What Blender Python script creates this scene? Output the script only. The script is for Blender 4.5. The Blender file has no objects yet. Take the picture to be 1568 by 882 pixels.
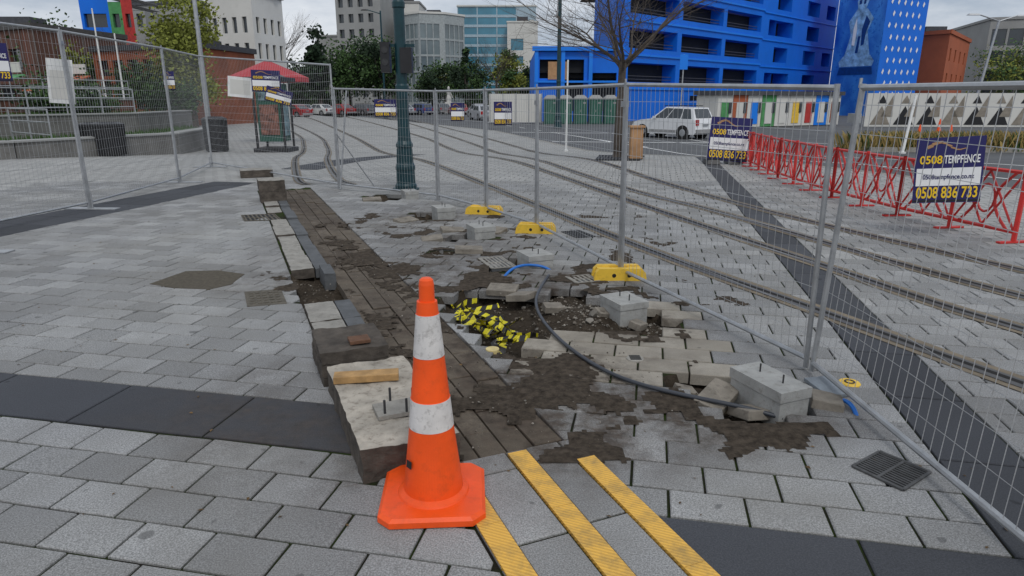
import bpy, math, random
from mathutils import Vector, Matrix, noise
random.seed(7)
R=random.random
def U(a,b): return a+(b-a)*R()
scene=bpy.context.scene
scene.view_settings.view_transform='Standard'; scene.view_settings.look='None'
scene.view_settings.exposure=0
COL=bpy.context.collection

# ---------------------------------------------------------------- terrain
def ss(a,b,x):
    t=max(0,min(1,(x-a)/(b-a))); return t*t*(3-2*t)
def zt(y): return -0.35*ss(17,27,y)

# ---------------------------------------------------------------- materials
def newmat(name):
    m=bpy.data.materials.new(name); m.use_nodes=True
    nt=m.node_tree; b=nt.nodes['Principled BSDF']; return m,nt,b
def N(nt,t,**k):
    n=nt.nodes.new(t)
    for a,v in k.items(): setattr(n,a,v)
    return n
def mixc(nt,fac,a,b,bt='MIX'):
    n=N(nt,'ShaderNodeMix',data_type='RGBA',blend_type=bt)
    for s,v in ((n.inputs[0],fac),(n.inputs[6],a),(n.inputs[7],b)):
        if hasattr(v,'is_linked') : nt.links.new(v,s)
        elif isinstance(v,(int,float)): s.default_value=v
        else: s.default_value=(*v,1)
    return n.outputs[2]
def math_(nt,op,a,b=0.5,clamp=False):
    n=N(nt,'ShaderNodeMath',operation=op,use_clamp=clamp)
    for s,v in ((n.inputs[0],a),(n.inputs[1],b)):
        if hasattr(v,'is_linked'): nt.links.new(v,s)
        else: s.default_value=v
    return n.outputs[0]
def ramp(nt,fac,p0,p1,c0=(0,0,0),c1=(1,1,1)):
    n=N(nt,'ShaderNodeValToRGB'); nt.links.new(fac,n.inputs[0])
    n.color_ramp.elements[0].position=p0; n.color_ramp.elements[1].position=p1
    n.color_ramp.elements[0].color=(*c0,1); n.color_ramp.elements[1].color=(*c1,1)
    return n.outputs[0]
def noi(nt,scale,detail=4,rough=.55,coord=None):
    n=N(nt,'ShaderNodeTexNoise'); n.inputs['Scale'].default_value=scale
    n.inputs['Detail'].default_value=detail; n.inputs['Roughness'].default_value=rough
    if coord is None:
        g=N(nt,'ShaderNodeTexCoord'); coord=g.outputs['Object']
    nt.links.new(coord,n.inputs['Vector']); return n.outputs['Fac']
def bump(nt,b,h,strength=.4,dist=.01):
    n=N(nt,'ShaderNodeBump'); n.inputs['Strength'].default_value=strength; n.inputs['Distance'].default_value=dist
    nt.links.new(h,n.inputs['Height']); nt.links.new(n.outputs[0],b.inputs['Normal'])
def M(name,col,rough=.6,metal=0,var=.25,scale=3,dirt=0,bmp=0,spec=.4,dcol=(.06,.05,.04)):
    m,nt,b=newmat(name)
    n1=noi(nt,scale,6,.6)
    lo=tuple(c*(1-var) for c in col); hi=tuple(min(1,c*(1+var*.7)) for c in col)
    c=ramp(nt,n1,.3,.7,lo,hi)
    if dirt:
        n2=noi(nt,scale*2.7+1,8,.7)
        f=ramp(nt,n2,.52,.75)
        f=math_(nt,'MULTIPLY',f,dirt)
        c=mixc(nt,f,c,dcol)
    nt.links.new(c,b.inputs['Base Color'])
    b.inputs['Roughness'].default_value=rough; b.inputs['Metallic'].default_value=metal
    b.inputs['Specular IOR Level'].default_value=spec
    if bmp: bump(nt,b,noi(nt,scale*12,6,.7),bmp,.01)
    return m
def stone(name,col,dirtcol=(.040,.031,.024),vary=.42,rough=.85,spk=.45,attr=True,stain=.5):
    """granite paver: per-stone tone, salt-and-pepper speckle, wear stains, 'dirt' attribute"""
    m,nt,b=newmat(name)
    geo=N(nt,'ShaderNodeNewGeometry'); tc=N(nt,'ShaderNodeTexCoord').outputs['Object']
    r=geo.outputs['Random Per Island']
    k=math_(nt,'ADD',math_(nt,'MULTIPLY',r,vary),1-vary*.55)
    sp=noi(nt,150,2,.8,tc); sp=ramp(nt,sp,.38,.66,(1-spk,)*3,(1+spk*.55,)*3)
    c=mixc(nt,1,col,sp,'MULTIPLY')
    kk=N(nt,'ShaderNodeCombineColor')
    for i in range(3): nt.links.new(k,kk.inputs[i])
    c=mixc(nt,1,c,kk.outputs[0],'MULTIPLY')
    st=ramp(nt,noi(nt,1.3,7,.62,tc),.42,.72)
    c=mixc(nt,math_(nt,'MULTIPLY',st,stain),c,(col[0]*.52,col[1]*.50,col[2]*.46))
    st2=ramp(nt,noi(nt,.45,4,.55,tc),.35,.7,(.86,.86,.87),(1.1,1.09,1.06))
    c=mixc(nt,1,c,st2,'MULTIPLY')
    sp2=ramp(nt,noi(nt,14,5,.7,tc),.60,.75)
    c=mixc(nt,math_(nt,'MULTIPLY',sp2,.4),c,tuple(x*.4 for x in col))
    gum=ramp(nt,noi(nt,9,0,.5,tc),.80,.82)
    c=mixc(nt,math_(nt,'MULTIPLY',gum,.6),c,tuple(x*.25 for x in col))
    if attr:
        at=N(nt,'ShaderNodeAttribute',attribute_name='dirt').outputs['Fac']
        nn=ramp(nt,noi(nt,5,8,.68,tc),.3,.62)
        f=math_(nt,'MULTIPLY',math_(nt,'MULTIPLY',at,1.6),nn,True)
        f=math_(nt,'MAXIMUM',f,math_(nt,'MULTIPLY',at,.5))
        f=math_(nt,'MULTIPLY',f,.94)
        dc=ramp(nt,noi(nt,16,6,.7,tc),.35,.7,dirtcol,tuple(x*2.4 for x in dirtcol))
        c=mixc(nt,f,c,dc)
    nt.links.new(c,b.inputs['Base Color']); b.inputs['Roughness'].default_value=rough
    b.inputs['Specular IOR Level'].default_value=.3
    bump(nt,b,noi(nt,120,4,.8,tc),.45,.004)
    return m
GA=math.radians(11.5)
def brickmat(name,c1,c2,mortar,w,h,rot,ms=.012,rough=.85):
    m,nt,b=newmat(name); tc=N(nt,'ShaderNodeTexCoord').outputs['Object']
    mp=N(nt,'ShaderNodeMapping'); mp.inputs['Rotation'].default_value=(0,0,rot); nt.links.new(tc,mp.inputs[0])
    br=N(nt,'ShaderNodeTexBrick'); nt.links.new(mp.outputs[0],br.inputs['Vector'])
    br.inputs['Color1'].default_value=(*c1,1);br.inputs['Color2'].default_value=(*c2,1);br.inputs['Mortar'].default_value=(*mortar,1)
    br.inputs['Scale'].default_value=1;br.inputs['Brick Width'].default_value=w;br.inputs['Row Height'].default_value=h;br.inputs['Mortar Size'].default_value=ms
    c=br.outputs['Color']
    st=ramp(nt,noi(nt,.6,7,.6,tc),.4,.75); c=mixc(nt,math_(nt,'MULTIPLY',st,.4),c,tuple(x*.5 for x in c1))
    nt.links.new(c,b.inputs['Base Color']); b.inputs['Roughness'].default_value=rough; b.inputs['Specular IOR Level'].default_value=.3
    bump(nt,b,noi(nt,60,4,.8,tc),.3,.004)
    return m
PAVE=(.335,.337,.336)
m_pav=stone('granite_paver',PAVE,stain=.55)
m_warm=stone('concrete_paver_warm',(.43,.395,.335),vary=.3,spk=.15,stain=.75)
m_dark=stone('basalt_paver',(.066,.070,.080),vary=.35,spk=.3,stain=.25)
m_slab=stone('dirty_slab',(.185,.155,.12),dirtcol=(.040,.030,.022),vary=.5,spk=.3,stain=.95)
m_sheet=brickmat('far_paving',(.39,.385,.37),(.31,.31,.30),(.12,.12,.11),.31,.22,GA)
m_asph=M('asphalt',(.095,.098,.102),.9,0,.25,.4,.3,.4)
m_ground=M('ground_mat',(.12,.12,.115),.95,0,.3,.3)
m_white=M('white_paint',(.75,.75,.73),.6,0,.1,4,.25)
m_conc=M('concrete',(.30,.285,.255),.9,0,.25,8,.7,.6,dcol=(.11,.095,.075))
m_concn=M('new_concrete',(.345,.345,.33),.9,0,.2,9,.7,.5,dcol=(.17,.155,.13))
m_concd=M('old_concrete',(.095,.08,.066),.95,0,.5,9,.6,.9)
m_kerb=M('edge_channel',(.10,.105,.11),.8,0,.3,6,.4,.3)
m_steel=M('galvanised_steel',(.42,.43,.44),.45,.7,.2,9,.2)
m_wire=M('wire_steel',(.45,.455,.46),.5,.4,.15,5)
m_iron=M('cast_iron',(.05,.051,.053),.6,.4,.3,20,.2,.3)
m_ironl=M('cover_iron',(.13,.115,.09),.8,.2,.4,20,.6,.6)
m_yel=M('yellow_plastic',(.78,.50,.05),.5,0,.15,6,.4,.1)
m_orange=M('cone_orange',(.90,.095,.010),.42,0,.15,5,.4,.1,dcol=(.34,.06,.02))
m_refl=M('reflective_white',(.66,.64,.62),.35,0,.14,14,.6)
m_red=M('red_paint',(.55,.03,.025),.45,0,.2,5,.2)
m_teal=M('teal_paint',(.006,.040,.050),.35,0,.25,6,.1)
m_black=M('black_plastic',(.018,.018,.02),.45,0,.3,8)
m_blueh=M('blue_plastic_pipe',(.02,.16,.55),.4)
m_navy=M('navy_board',(.02,.018,.11),.45,0,.1,3)
m_ytext=M('yellow_print',(.85,.55,.02),.5,0,.05,3)
m_wtext=M('white_print',(.8,.8,.8),.5,0,.05,3)
m_wood=M('timber',(.42,.25,.10),.75,0,.3,18,.3,.3)
m_woodd=M('rust',(.14,.07,.04),.85,0,.4,18,.3,.5)
m_bark=M('bark',(.085,.07,.058),.95,0,.35,9,.4,.8)
m_blue=M('blue_wall',(.0,.15,.70),.6,0,.10,.4,.15,dcol=(.0,.08,.36))
m_blue2=M('blue_wall_light',(.005,.20,.78),.5,0,.08,.4)
m_void=M('dark_interior',(.010,.012,.016),.8,0,.4,.5)
m_glassd=M('window_glass',(.03,.038,.045),.12,0,.4,.25,spec=.8)
m_glassb=M('teal_glass',(.05,.21,.30),.12,0,.35,.12,spec=.8)
m_glassg=M('grey_glass',(.16,.20,.21),.15,0,.35,.15,spec=.8)
m_wwall=M('white_render',(.62,.61,.57),.85,0,.08,.3,.1)
m_gwall=M('grey_render',(.30,.30,.29),.85,0,.12,.3,.1)
m_twall=M('terrace_concrete',(.17,.165,.155),.9,0,.3,1.5,.5,.5)
m_brick=brickmat('brick_brown',(.15,.06,.04),(.095,.045,.03),(.16,.145,.13),.5,.16,0)
m_orangew=M('terracotta_wall',(.40,.11,.05),.85,0,.15,.4,.2)
m_orangew2=M('corten_wall',(.24,.07,.03),.85,0,.3,.6,.3)
m_greenw=M('green_wall',(.08,.28,.10),.8)
m_redw=M('red_wall',(.45,.04,.035),.8)
m_roof=M('roof_grey',(.07,.072,.08),.8)
m_redc=M('red_canvas',(.42,.05,.06),.85,0,.15,2)
m_loo=M('toilet_green',(.02,.085,.06),.5,0,.2,2)
m_tyre=M('tyre',(.02,.02,.02),.9)
m_cardw=M('car_white',(.72,.73,.74),.25,0,.04,2,spec=.7)
m_lampr=M('tail_red',(.4,.01,.01),.3)
m_tan=M('tan_board',(.42,.24,.12),.8)
def leafm(name,c):
    m,nt,b=newmat(name)
    r=N(nt,'ShaderNodeNewGeometry').outputs['Random Per Island']
    cc=ramp(nt,r,0,1,tuple(x*.55 for x in c),tuple(x*1.4 for x in c))
    nt.links.new(cc,b.inputs['Base Color']); b.inputs['Roughness'].default_value=.7; b.inputs['Specular IOR Level'].default_value=.2
    return m
lf_g=leafm('leaf_green',(.045,.085,.025)); lf_d=leafm('leaf_dark',(.018,.035,.016)); lf_l=leafm('leaf_spring',(.17,.19,.035)); lf_y=leafm('tussock',(.30,.22,.08))
lf_gr=leafm('grass_blade',(.05,.10,.025))
# soil
m_soil,nt,b=newmat('soil')
tc=N(nt,'ShaderNodeTexCoord').outputs['Object']
zz=N(nt,'ShaderNodeSeparateXYZ'); nt.links.new(tc,zz.inputs[0])
n1=noi(nt,25,9,.75,tc); base=ramp(nt,n1,.3,.75,(.020,.015,.011),(.12,.097,.073))
big=ramp(nt,noi(nt,3,5,.6,tc),.4,.6); base=mixc(nt,math_(nt,'MULTIPLY',big,.5),base,(.04,.031,.022))
joint=ramp(nt,noi(nt,4,6,.7,tc),.4,.6,(.030,.027,.022),(.035,.055,.012))
f=math_(nt,'GREATER_THAN',zz.outputs[2],-.0125)
c=mixc(nt,f,base,joint)
nt.links.new(c,b.inputs['Base Color']); b.inputs['Roughness'].default_value=1; b.inputs['Specular IOR Level'].default_value=.1
bump(nt,b,noi(nt,70,8,.8,tc),.9,.02)
m_spill=M('spilled_earth',(.075,.06,.046),1,0,.6,22,.5,.9,spec=.1,dcol=(.15,.125,.10))
m_rub=leafm('rubble_stone',(.14,.12,.097))
m_rub2=leafm('gravel_light',(.23,.21,.18))
# tactile yellow with ribs
m_tac,nt,b=newmat('tactile_yellow')
tc=N(nt,'ShaderNodeTexCoord').outputs['Object']
mp=N(nt,'ShaderNodeMapping'); mp.inputs['Rotation'].default_value=(0,0,math.radians(-21.5)); nt.links.new(tc,mp.inputs[0])
w=N(nt,'ShaderNodeTexWave'); w.bands_direction='DIAGONAL'; w.inputs['Scale'].default_value=28; nt.links.new(mp.outputs[0],w.inputs[0])
c=ramp(nt,w.outputs['Fac'],.2,.8,(.68,.38,.06),(.80,.46,.08))
c=mixc(nt,math_(nt,'MULTIPLY',ramp(nt,noi(nt,9,8,.7,tc),.46,.70),.75),c,(.24,.17,.07))
nt.links.new(c,b.inputs['Base Color']); b.inputs['Roughness'].default_value=.6
bump(nt,b,w.outputs['Fac'],.5,.004)

# ---------------------------------------------------------------- mesh builder
class MB:
    def __init__(s): s.v=[];s.f=[];s.m=[];s.T=Matrix.Identity(4)
    def add(s,vs,fs,mat=0):
        o=len(s.v); s.v+= [tuple(s.T@Vector(p)) for p in vs]
        for f in fs: s.f.append([i+o for i in f]); s.m.append(mat)
    def box(s,c,d,mat=0,rz=0,ry=0,rx=0,taper=1):
        x,y,z=d[0]/2,d[1]/2,d[2]/2
        Rm=Matrix.Rotation(rz,3,'Z')@Matrix.Rotation(ry,3,'Y')@Matrix.Rotation(rx,3,'X')
        vs=[Vector(c)+Rm@Vector((sx*x*(taper if sz>0 else 1),sy*y*(taper if sz>0 else 1),sz*z)) for sz in(-1,1) for sx,sy in((-1,-1),(1,-1),(1,1),(-1,1))]
        s.add(vs,[(3,2,1,0),(4,5,6,7),(0,1,5,4),(1,2,6,5),(2,3,7,6),(3,0,4,7)],mat)
    def prism(s,poly,z0,z1,mat=0,matside=None,b=0):
        n=len(poly); cx=sum(p[0] for p in poly)/n; cy=sum(p[1] for p in poly)/n
        if b:
            t=[]
            for p in poly:
                dx,dy=cx-p[0],cy-p[1]; L=math.hypot(dx,dy) or 1; t.append((p[0]+dx/L*b*1.4,p[1]+dy/L*b*1.4))
            vs=[(*p,z0) for p in poly]+[(*p,z1-b) for p in poly]+[(*p,z1) for p in t]
            fs=[tuple(range(2*n,3*n))]; 
            for L0 in (0,n):
                fs+=[(L0+i,L0+(i+1)%n,L0+n+(i+1)%n,L0+n+i) for i in range(n)]
        else:
            vs=[(*p,z0) for p in poly]+[(*p,z1) for p in poly]
            fs=[tuple(range(n,2*n))]+[(i,(i+1)%n,n+(i+1)%n,n+i) for i in range(n)]
        off=len(s.v); s.v+=[tuple(s.T@Vector(p)) for p in vs]
        for k,f in enumerate(fs):
            s.f.append([i+off for i in f]); s.m.append(mat if (k==0 or matside is None) else matside)
    def cyl(s,p0,p1,r0,r1=None,n=8,mat=0,cap=True):
        r1=r0 if r1 is None else r1; p0=Vector(p0);p1=Vector(p1); d=(p1-p0)
        if d.length<1e-6: return
        d.normalize(); a=d.orthogonal().normalized(); bb=d.cross(a)
        vs=[p+ (a*math.cos(2*math.pi*i/n)+bb*math.sin(2*math.pi*i/n))*r for p,r in((p0,r0),(p1,r1)) for i in range(n)]
        fs=[(i,(i+1)%n,n+(i+1)%n,n+i) for i in range(n)]
        if cap: fs+=[tuple(range(n-1,-1,-1)),tuple(range(n,2*n))]
        s.add(vs,fs,mat)
    def lathe(s,c,prof,n=24,mats=None,mat=0):
        for k in range(len(prof)-1):
            (r0,z0),(r1,z1)=prof[k],prof[k+1]
            vs=[(c[0]+r*math.cos(2*math.pi*i/n),c[1]+r*math.sin(2*math.pi*i/n),c[2]+z) for r,z in((r0,z0),(r1,z1)) for i in range(n)]
            s.add(vs,[(i,(i+1)%n,n+(i+1)%n,n+i) for i in range(n)],mats[k] if mats else mat)
    def quad(s,a,b,c,d,mat=0): s.add([a,b,c,d],[(0,1,2,3)],mat)
    def facade(s,p0,p1,z0,z1,ops,depth=.3,mw=0,mg=1):
        p0=Vector((*p0,0));p1=Vector((*p1,0)); d=p1-p0; L=d.length; d/=L; nn=Vector((d.y,-d.x,0))
        xs=sorted({0,L,*[min(L,max(0,o[i])) for o in ops for i in(0,1)]}); zs=sorted({z0,z1,*[min(z1,max(z0,o[i])) for o in ops for i in(2,3)]})
        P=lambda a,z,k=0: p0+d*a+Vector((0,0,z))-nn*k
        for i in range(len(xs)-1):
            for j in range(len(zs)-1):
                a,bx,c,e=xs[i],xs[i+1],zs[j],zs[j+1]
                mx,mz=(a+bx)/2,(c+e)/2
                if any(o[0]<mx<o[1] and o[2]<mz<o[3] for o in ops):
                    s.quad(P(a,c,depth),P(bx,c,depth),P(bx,e,depth),P(a,e,depth),mg)
                    s.quad(P(a,c),P(a,c,depth),P(a,e,depth),P(a,e),mw); s.quad(P(bx,c),P(bx,c,depth),P(bx,e,depth),P(bx,e),mw)
                    s.quad(P(a,c),P(bx,c),P(bx,c,depth),P(a,c,depth),mw); s.quad(P(a,e),P(bx,e),P(bx,e,depth),P(a,e,depth),mw)
                else: s.quad(P(a,c),P(bx,c),P(bx,e),P(a,e),mw)
    def make(s,name,mats,smooth=False,bevel=0,parent=None):
        me=bpy.data.meshes.new(name); me.from_pydata(s.v,[],s.f)
        for m in mats: me.materials.append(m)
        me.polygons.foreach_set('material_index',s.m)
        if smooth: me.polygons.foreach_set('use_smooth',[True]*len(me.polygons))
        me.update(); o=bpy.data.objects.new(name,me); COL.objects.link(o)
        if bevel:
            md=o.modifiers.new('b','BEVEL'); md.width=bevel; md.segments=2; md.limit_method='ANGLE'
        if parent: o.parent=parent
        return o
def inpoly(x,y,P):
    c=False;j=len(P)-1
    for i in range(len(P)):
        xi,yi=P[i];xj,yj=P[j]
        if (yi>y)!=(yj>y) and x<(xj-xi)*(y-yi)/(yj-yi)+xi: c=not c
        j=i
    return c
E1=(math.cos(GA),-math.sin(GA));E2=(math.sin(GA),math.cos(GA))
def AB(x,y): return x*E1[0]+y*E1[1], x*E2[0]+y*E2[1]
def fromAB(a,b): return a*E1[0]+b*E2[0], a*E1[1]+b*E2[1]
TA=math.radians(22.8); D1=(-math.sin(TA),math.cos(TA)); N1=(math.cos(TA),math.sin(TA))
def NM(x,y): return x*N1[0]+y*N1[1], x*D1[0]+y*D1[1]
def fromNM(n,m): return n*N1[0]+m*D1[0], n*N1[1]+m*D1[1]
def nmrect(n0,n1,m0,m1): return [fromNM(n0,m0),fromNM(n1,m0),fromNM(n1,m1),fromNM(n0,m1)]

# ---------------------------------------------------------------- excavated holes (plan polygons, metres)
HM=[(-.54,5.35),(-.28,5.62),(.03,5.45),(.50,5.75),(.80,5.12),(1.24,4.95),(1.14,4.50),(.84,4.52),(.46,4.50),(.16,4.18),(.07,3.97),(-.17,4.18),(-.41,4.75)]
HN=[(1.01,3.74),(1.34,3.66),(1.67,3.43),(1.81,3.12),(1.40,3.12),(1.26,3.08),(1.00,3.17),(1.03,3.35),(.97,3.49)]
HK=[(-2.09,6.16),(-1.88,6.31),(-1.58,5.76),(-1.36,5.2),(-1.62,5.1)]
HS=[(-1.24,5.17),(-.96,5.30),(-.88,5.03),(-1.12,4.92)]
def blobp(x,y,r,n=9,k=.45,sy=1): return [(x+math.cos(6.283*i/n)*r*(1+U(-k,k)),y+sy*math.sin(6.283*i/n)*r*(1+U(-k,k))) for i in range(n)]
H5=[blobp(-.05,6.55,.32),blobp(-.62,7.9,.36),blobp(-1.2,9.35,.38),blobp(-2.0,11.3,.42),blobp(.45,6.45,.16),blobp(-.75,7.0,.15)]
HOLES=[HM,HN,HK,HS]+H5
def inhole(x,y): return any(inpoly(x,y,h) for h in HOLES)
ELL=[(.36,3.47,.42,.5,1.0),(.30,3.05,.5,.45,.8),(.05,3.6,.35,.6,.85),(.8,3.2,.5,.35,.8),(-.4,6.6,.8,1.1,.55),(-1.4,9.0,.9,1.6,.38),(-.9,6.0,.5,1.5,.6),(.1,5.9,.7,.5,.75),(.55,2.95,.8,.3,.6),(.2,4.0,.5,.4,.5),(1.3,3.1,.5,.25,.6),(1.0,4.7,.45,.45,.7),(-.75,2.9,.3,.6,.4),(-1.45,3.3,.3,.9,.35),(-2.9,5.8,.6,.5,.2),(-2.2,5.9,.4,.6,.4),(-.6,7.9,.7,.6,.6),(-1.2,9.3,.7,.7,.6),(-2.6,7.6,.35,1.8,.3),(.9,3.9,.5,.3,.35),(.3,2.65,.5,.12,.4),(.6,5.6,.6,.5,.6)]
def dirt(x,y):
    d=0
    for cx,cy,rx,ry,s in ELL:
        q=((x-cx)/rx)**2+((y-cy)/ry)**2
        if q<1.7: d=max(d,s*(1-q/1.7))
    n,m=NM(x,y)
    if .8<n<1.37 and 2.6<m<13: d=max(d,.62+.6*noise.noise(Vector((n*2.5,m*.8,0))))
    return d
RAILS={
'L1':[(4.3,.6),(2.98,3.56),(2.40,4.99),(1.34,7.62),(-1.24,15.12),(-5.2,26.5),(-9.7,40),(-22.7,76),(-34,100)],
'L2':[(5.2,1.2),(3.69,4.53),(3.20,6.11),(2.14,10.02),(.27,17.5),(-2.6,28),(-5.9,40),(-18,76),(-28,100)],
'L3':[(6.1,1.6),(4.30,5.35),(3.04,9.72),(1.63,14.46),(-2.84,35.2),(-14,76),(-24,100)],
'L4':[(6.9,2),(4.96,6.24),(3.21,12.30),(1.5,23),(-3.55,44.1),(-13,78),(-22,100)],
'L5':[(-4.0,13.0),(-4.55,14.2),(-6.4,20),(-9.2,30),(-13.5,42),(-28,76)],
'L6':[(-3.1,13.0),(-3.7,14.2),(-5.2,19),(-7.9,29),(-12,41),(-26,76)],
}
def cr(P,n=10):
    out=[];Q=[P[0]]+P+[P[-1]]
    for i in range(1,len(Q)-2):
        for k in range(n):
            t=k/n;o=[]
            for c in(0,1):
                a,b,c_,d=Q[i-1][c],Q[i][c],Q[i+1][c],Q[i+2][c]
                o.append(.5*((2*b)+(-a+c_)*t+(2*a-5*b+4*c_-d)*t*t+(-a+3*b-3*c_+d)*t**3))
            out.append(tuple(o))
    out.append(P[-1]); return out

# ---------------------------------------------------------------- pavers
def pavers(name,cells,mats,t=.07):
    V=[];F=[];MI=[];DA=[]
    for poly,mi,dz,tilt in cells:
        n=len(poly);cx=sum(p[0] for p in poly)/n;cy=sum(p[1] for p in poly)/n
        o=len(V);be=.0045
        poly=[(p[0]+U(-.0012,.0012),p[1]+U(-.0012,.0012)) for p in poly]
        for lvl in range(3):
            for p in poly:
                s=1
                if lvl==2:
                    L=math.hypot(p[0]-cx,p[1]-cy); s=1-min(.5,be*1.4/max(L,.01))
                x=cx+(p[0]-cx)*s;y=cy+(p[1]-cy)*s
                z=dz+tilt[0]*(x-cx)+tilt[1]*(y-cy)+(-t if lvl==0 else -be if lvl==1 else 0)
                V.append((x,y,z)); DA.append(dirt(x,y))
        F.append(tuple(range(o+2*n,o+3*n)));MI.append(mi)
        for lv in(0,n):
            for i in range(n): F.append((o+lv+i,o+lv+(i+1)%n,o+lv+n+(i+1)%n,o+lv+n+i));MI.append(mi)
    me=bpy.data.meshes.new(name);me.from_pydata(V,[],F)
    for m in mats: me.materials.append(m)
    me.polygons.foreach_set('material_index',MI)
    a=me.attributes.new('dirt','FLOAT','POINT');a.data.foreach_set('value',DA)
    me.update();o=bpy.data.objects.new(name,me);COL.objects.link(o);return o
def clip(poly,fn):
    out=[]
    for i in range(len(poly)):
        p,q=poly[i],poly[(i+1)%len(poly)]; a,b=fn(*p),fn(*q)
        if a>=0: out.append(p)
        if (a>=0)!=(b>=0):
            t=a/(a-b); out.append((p[0]+(q[0]-p[0])*t,p[1]+(q[1]-p[1])*t))
    return out
def area(P): return abs(sum(P[i][0]*P[(i+1)%len(P)][1]-P[(i+1)%len(P)][0]*P[i][1] for i in range(len(P))))/2
def zoneclip(poly):
    nm=[NM(*p) for p in poly]
    if max(a for a,_ in nm)<.41 or min(a for a,_ in nm)>1.44 or min(b for _,b in nm)>12.9: return [poly]
    res=[]
    for sec,(lo,hi) in ((lambda x,y:NM(x,y)[1]-2.6,(.425,1.37)),(lambda x,y:2.6-NM(x,y)[1],(.725,1.425))):
        s=clip(poly,sec)
        if len(s)<3: continue
        for f in ((lambda x,y:lo-NM(x,y)[0]),(lambda x,y:NM(x,y)[0]-hi)):
            r=clip(s,f)
            if len(r)>2 and area(r)>.0012: res.append(r)
    return res
cells=[]
PW,PH=.31,.215;g=.006
XL,XR,YT=-9.4,5.6,13.6
def okpav(x,y):
    return XL<x<XR and .2<y<YT and not inhole(x,y)
BANDS=((-9.3,-1.30,2.59,3.06),(.05,8,1.89,2.38),(-8.6,-7.65,3.06,99),(1.38,1.77,2.38,99))
def cut(A0,A1,B0,B1):
    L=[(A0,A1,B0,B1)]
    for (p,q,r,s_) in BANDS:
        o=[]
        for (u0,u1,v0,v1) in L:
            if u1<=p or u0>=q or v1<=r or v0>=s_: o.append((u0,u1,v0,v1));continue
            if s_>50:
                if u0<p: o.append((u0,p-g,v0,v1))
                if u1>q: o.append((q+g,u1,v0,v1))
            else:
                if v0<r: o.append((u0,u1,v0,r-g))
                if v1>s_: o.append((u0,u1,s_+g,v1))
        L=o
    return L
for j in range(-8,75):
    for i in range(-50,30):
        b0=j*PH;a0=i*PW+(PW/2 if j%2 else 0)
        x,y=fromAB(a0+PW/2,b0+PH/2)
        if not okpav(x,y): continue
        for (u0,u1,v0,v1) in cut(a0+g,a0+PW-g,b0+g,b0+PH-g):
            if u1-u0<.02 or v1-v0<.02: continue
            mi=1 if (x>.1 and x<1.35 and y>3.6 and y<5.2 and NM(x,y)[0]>1.36 and AB(x,y)[0]<.55) else 0
            k=1+5*max(0,dirt(x,y)-.25)
            dz=U(-.0018,.0018)*k; tl=(U(-.008,.008)*k,U(-.008,.008)*k)
            for pc in zoneclip([fromAB(u0,v0),fromAB(u1,v0),fromAB(u1,v1),fromAB(u0,v1)]): cells.append((pc,mi,dz,tl))
def bandfill(a0,a1,b0,b1,la,lb):
    u=a0
    while u<a1-.01:
        v=b0
        while v<b1-.01:
            x,y=fromAB(u+la/2,v+lb/2)
            if XL-.5<x<XR+1 and .2<y<YT and okpav(x,y):
                for pc in zoneclip([fromAB(u+g,v+g),fromAB(min(u+la,a1)-g,v+g),fromAB(min(u+la,a1)-g,min(v+lb,b1)-g),fromAB(u+g,min(v+lb,b1)-g)]): cells.append((pc,2,U(-.001,.001),(0,0)))
            v+=lb
        u+=la
bandfill(-9.2,-1.30,2.59,3.06,.79,.47); bandfill(.05,7,1.89,2.38,.8,.49); bandfill(-8.6,-7.65,3.06,16,.475,.6); bandfill(1.38,1.77,2.38,16,.39,.7)
pavers('plaza_paving',cells,[m_pav,m_warm,m_dark])
cells=[]
for k,(n0,n1) in enumerate(((.80,.94),(.94,1.08),(1.08,1.22),(1.22,1.37))):
    m=2.62
    while m<12.9:
        L=U(.42,.70) if m>2.7 else U(.2,.5); x,y=fromNM((n0+n1)/2,m+L/2)
        if not inhole(x,y) or (k==0 and not inpoly(x,y,HS)):
            if y<YT: cells.append((nmrect(n0+g*.6,n1-g*.6,m+g*.6,m+L-g*.6),0,U(-.022,-.010),(U(-.02,.02),U(-.012,.012))))
        m+=L
for n0,n1 in ((.735,.84),(.84,1.055),(1.055,1.155),(1.155,1.33),(1.33,1.425)):
    m=-.2+U(0,.3)
    while m<2.60:
        e=min(m+.5,2.6); s0=max(m,.1)
        if e-s0>.03: cells.append((nmrect(n0+g*.7,n1-g*.7,s0+g,e-g),1,U(-.001,.001),(0,0)))
        m+=.5
pavers('trench_slabs',cells,[m_slab,m_pav])
# soil bed heightfield (fills the joints and forms the excavations)
st=.05;nx=int((XR-XL)/st)+1;ny=int((YT-.2)/st)+1
V=[];F=[]
def holez(x,y):
    q=noise.noise(Vector((x*3,y*3,0))); z=-.12+.05*q+.03*noise.noise(Vector((x*14,y*14,2)))
    if inpoly(x,y,HM): z+=.11*math.exp(-(((x-.6)/.36)**2+((y-5.0)/.4)**2)) -.06*math.exp(-(((x+.1)/.3)**2+((y-4.6)/.4)**2))
    return min(z,-.018)
for j in range(ny):
    for i in range(nx):
        x=XL+i*st;y=.2+j*st; z=-.011
        if x>-2.6 and x<2 and y>2.9 and y<12.2 and (inhole(x,y) or any(inpoly(x+ox,y+oy,h) for ox,oy in((.06,0),(-.06,0),(0,.06),(0,-.06)) for h in HOLES[:4])): z=min(-.012,holez(x,y))
        n,m=NM(x,y)
        if .8<n<1.38 and 2.6<m<12.9 and z>-.03: z=-.031
        V.append((x,y,z))
for j in range(ny-1):
    for i in range(nx-1):
        a=j*nx+i;F.append((a,a+1,a+nx+1,a+nx))
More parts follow.
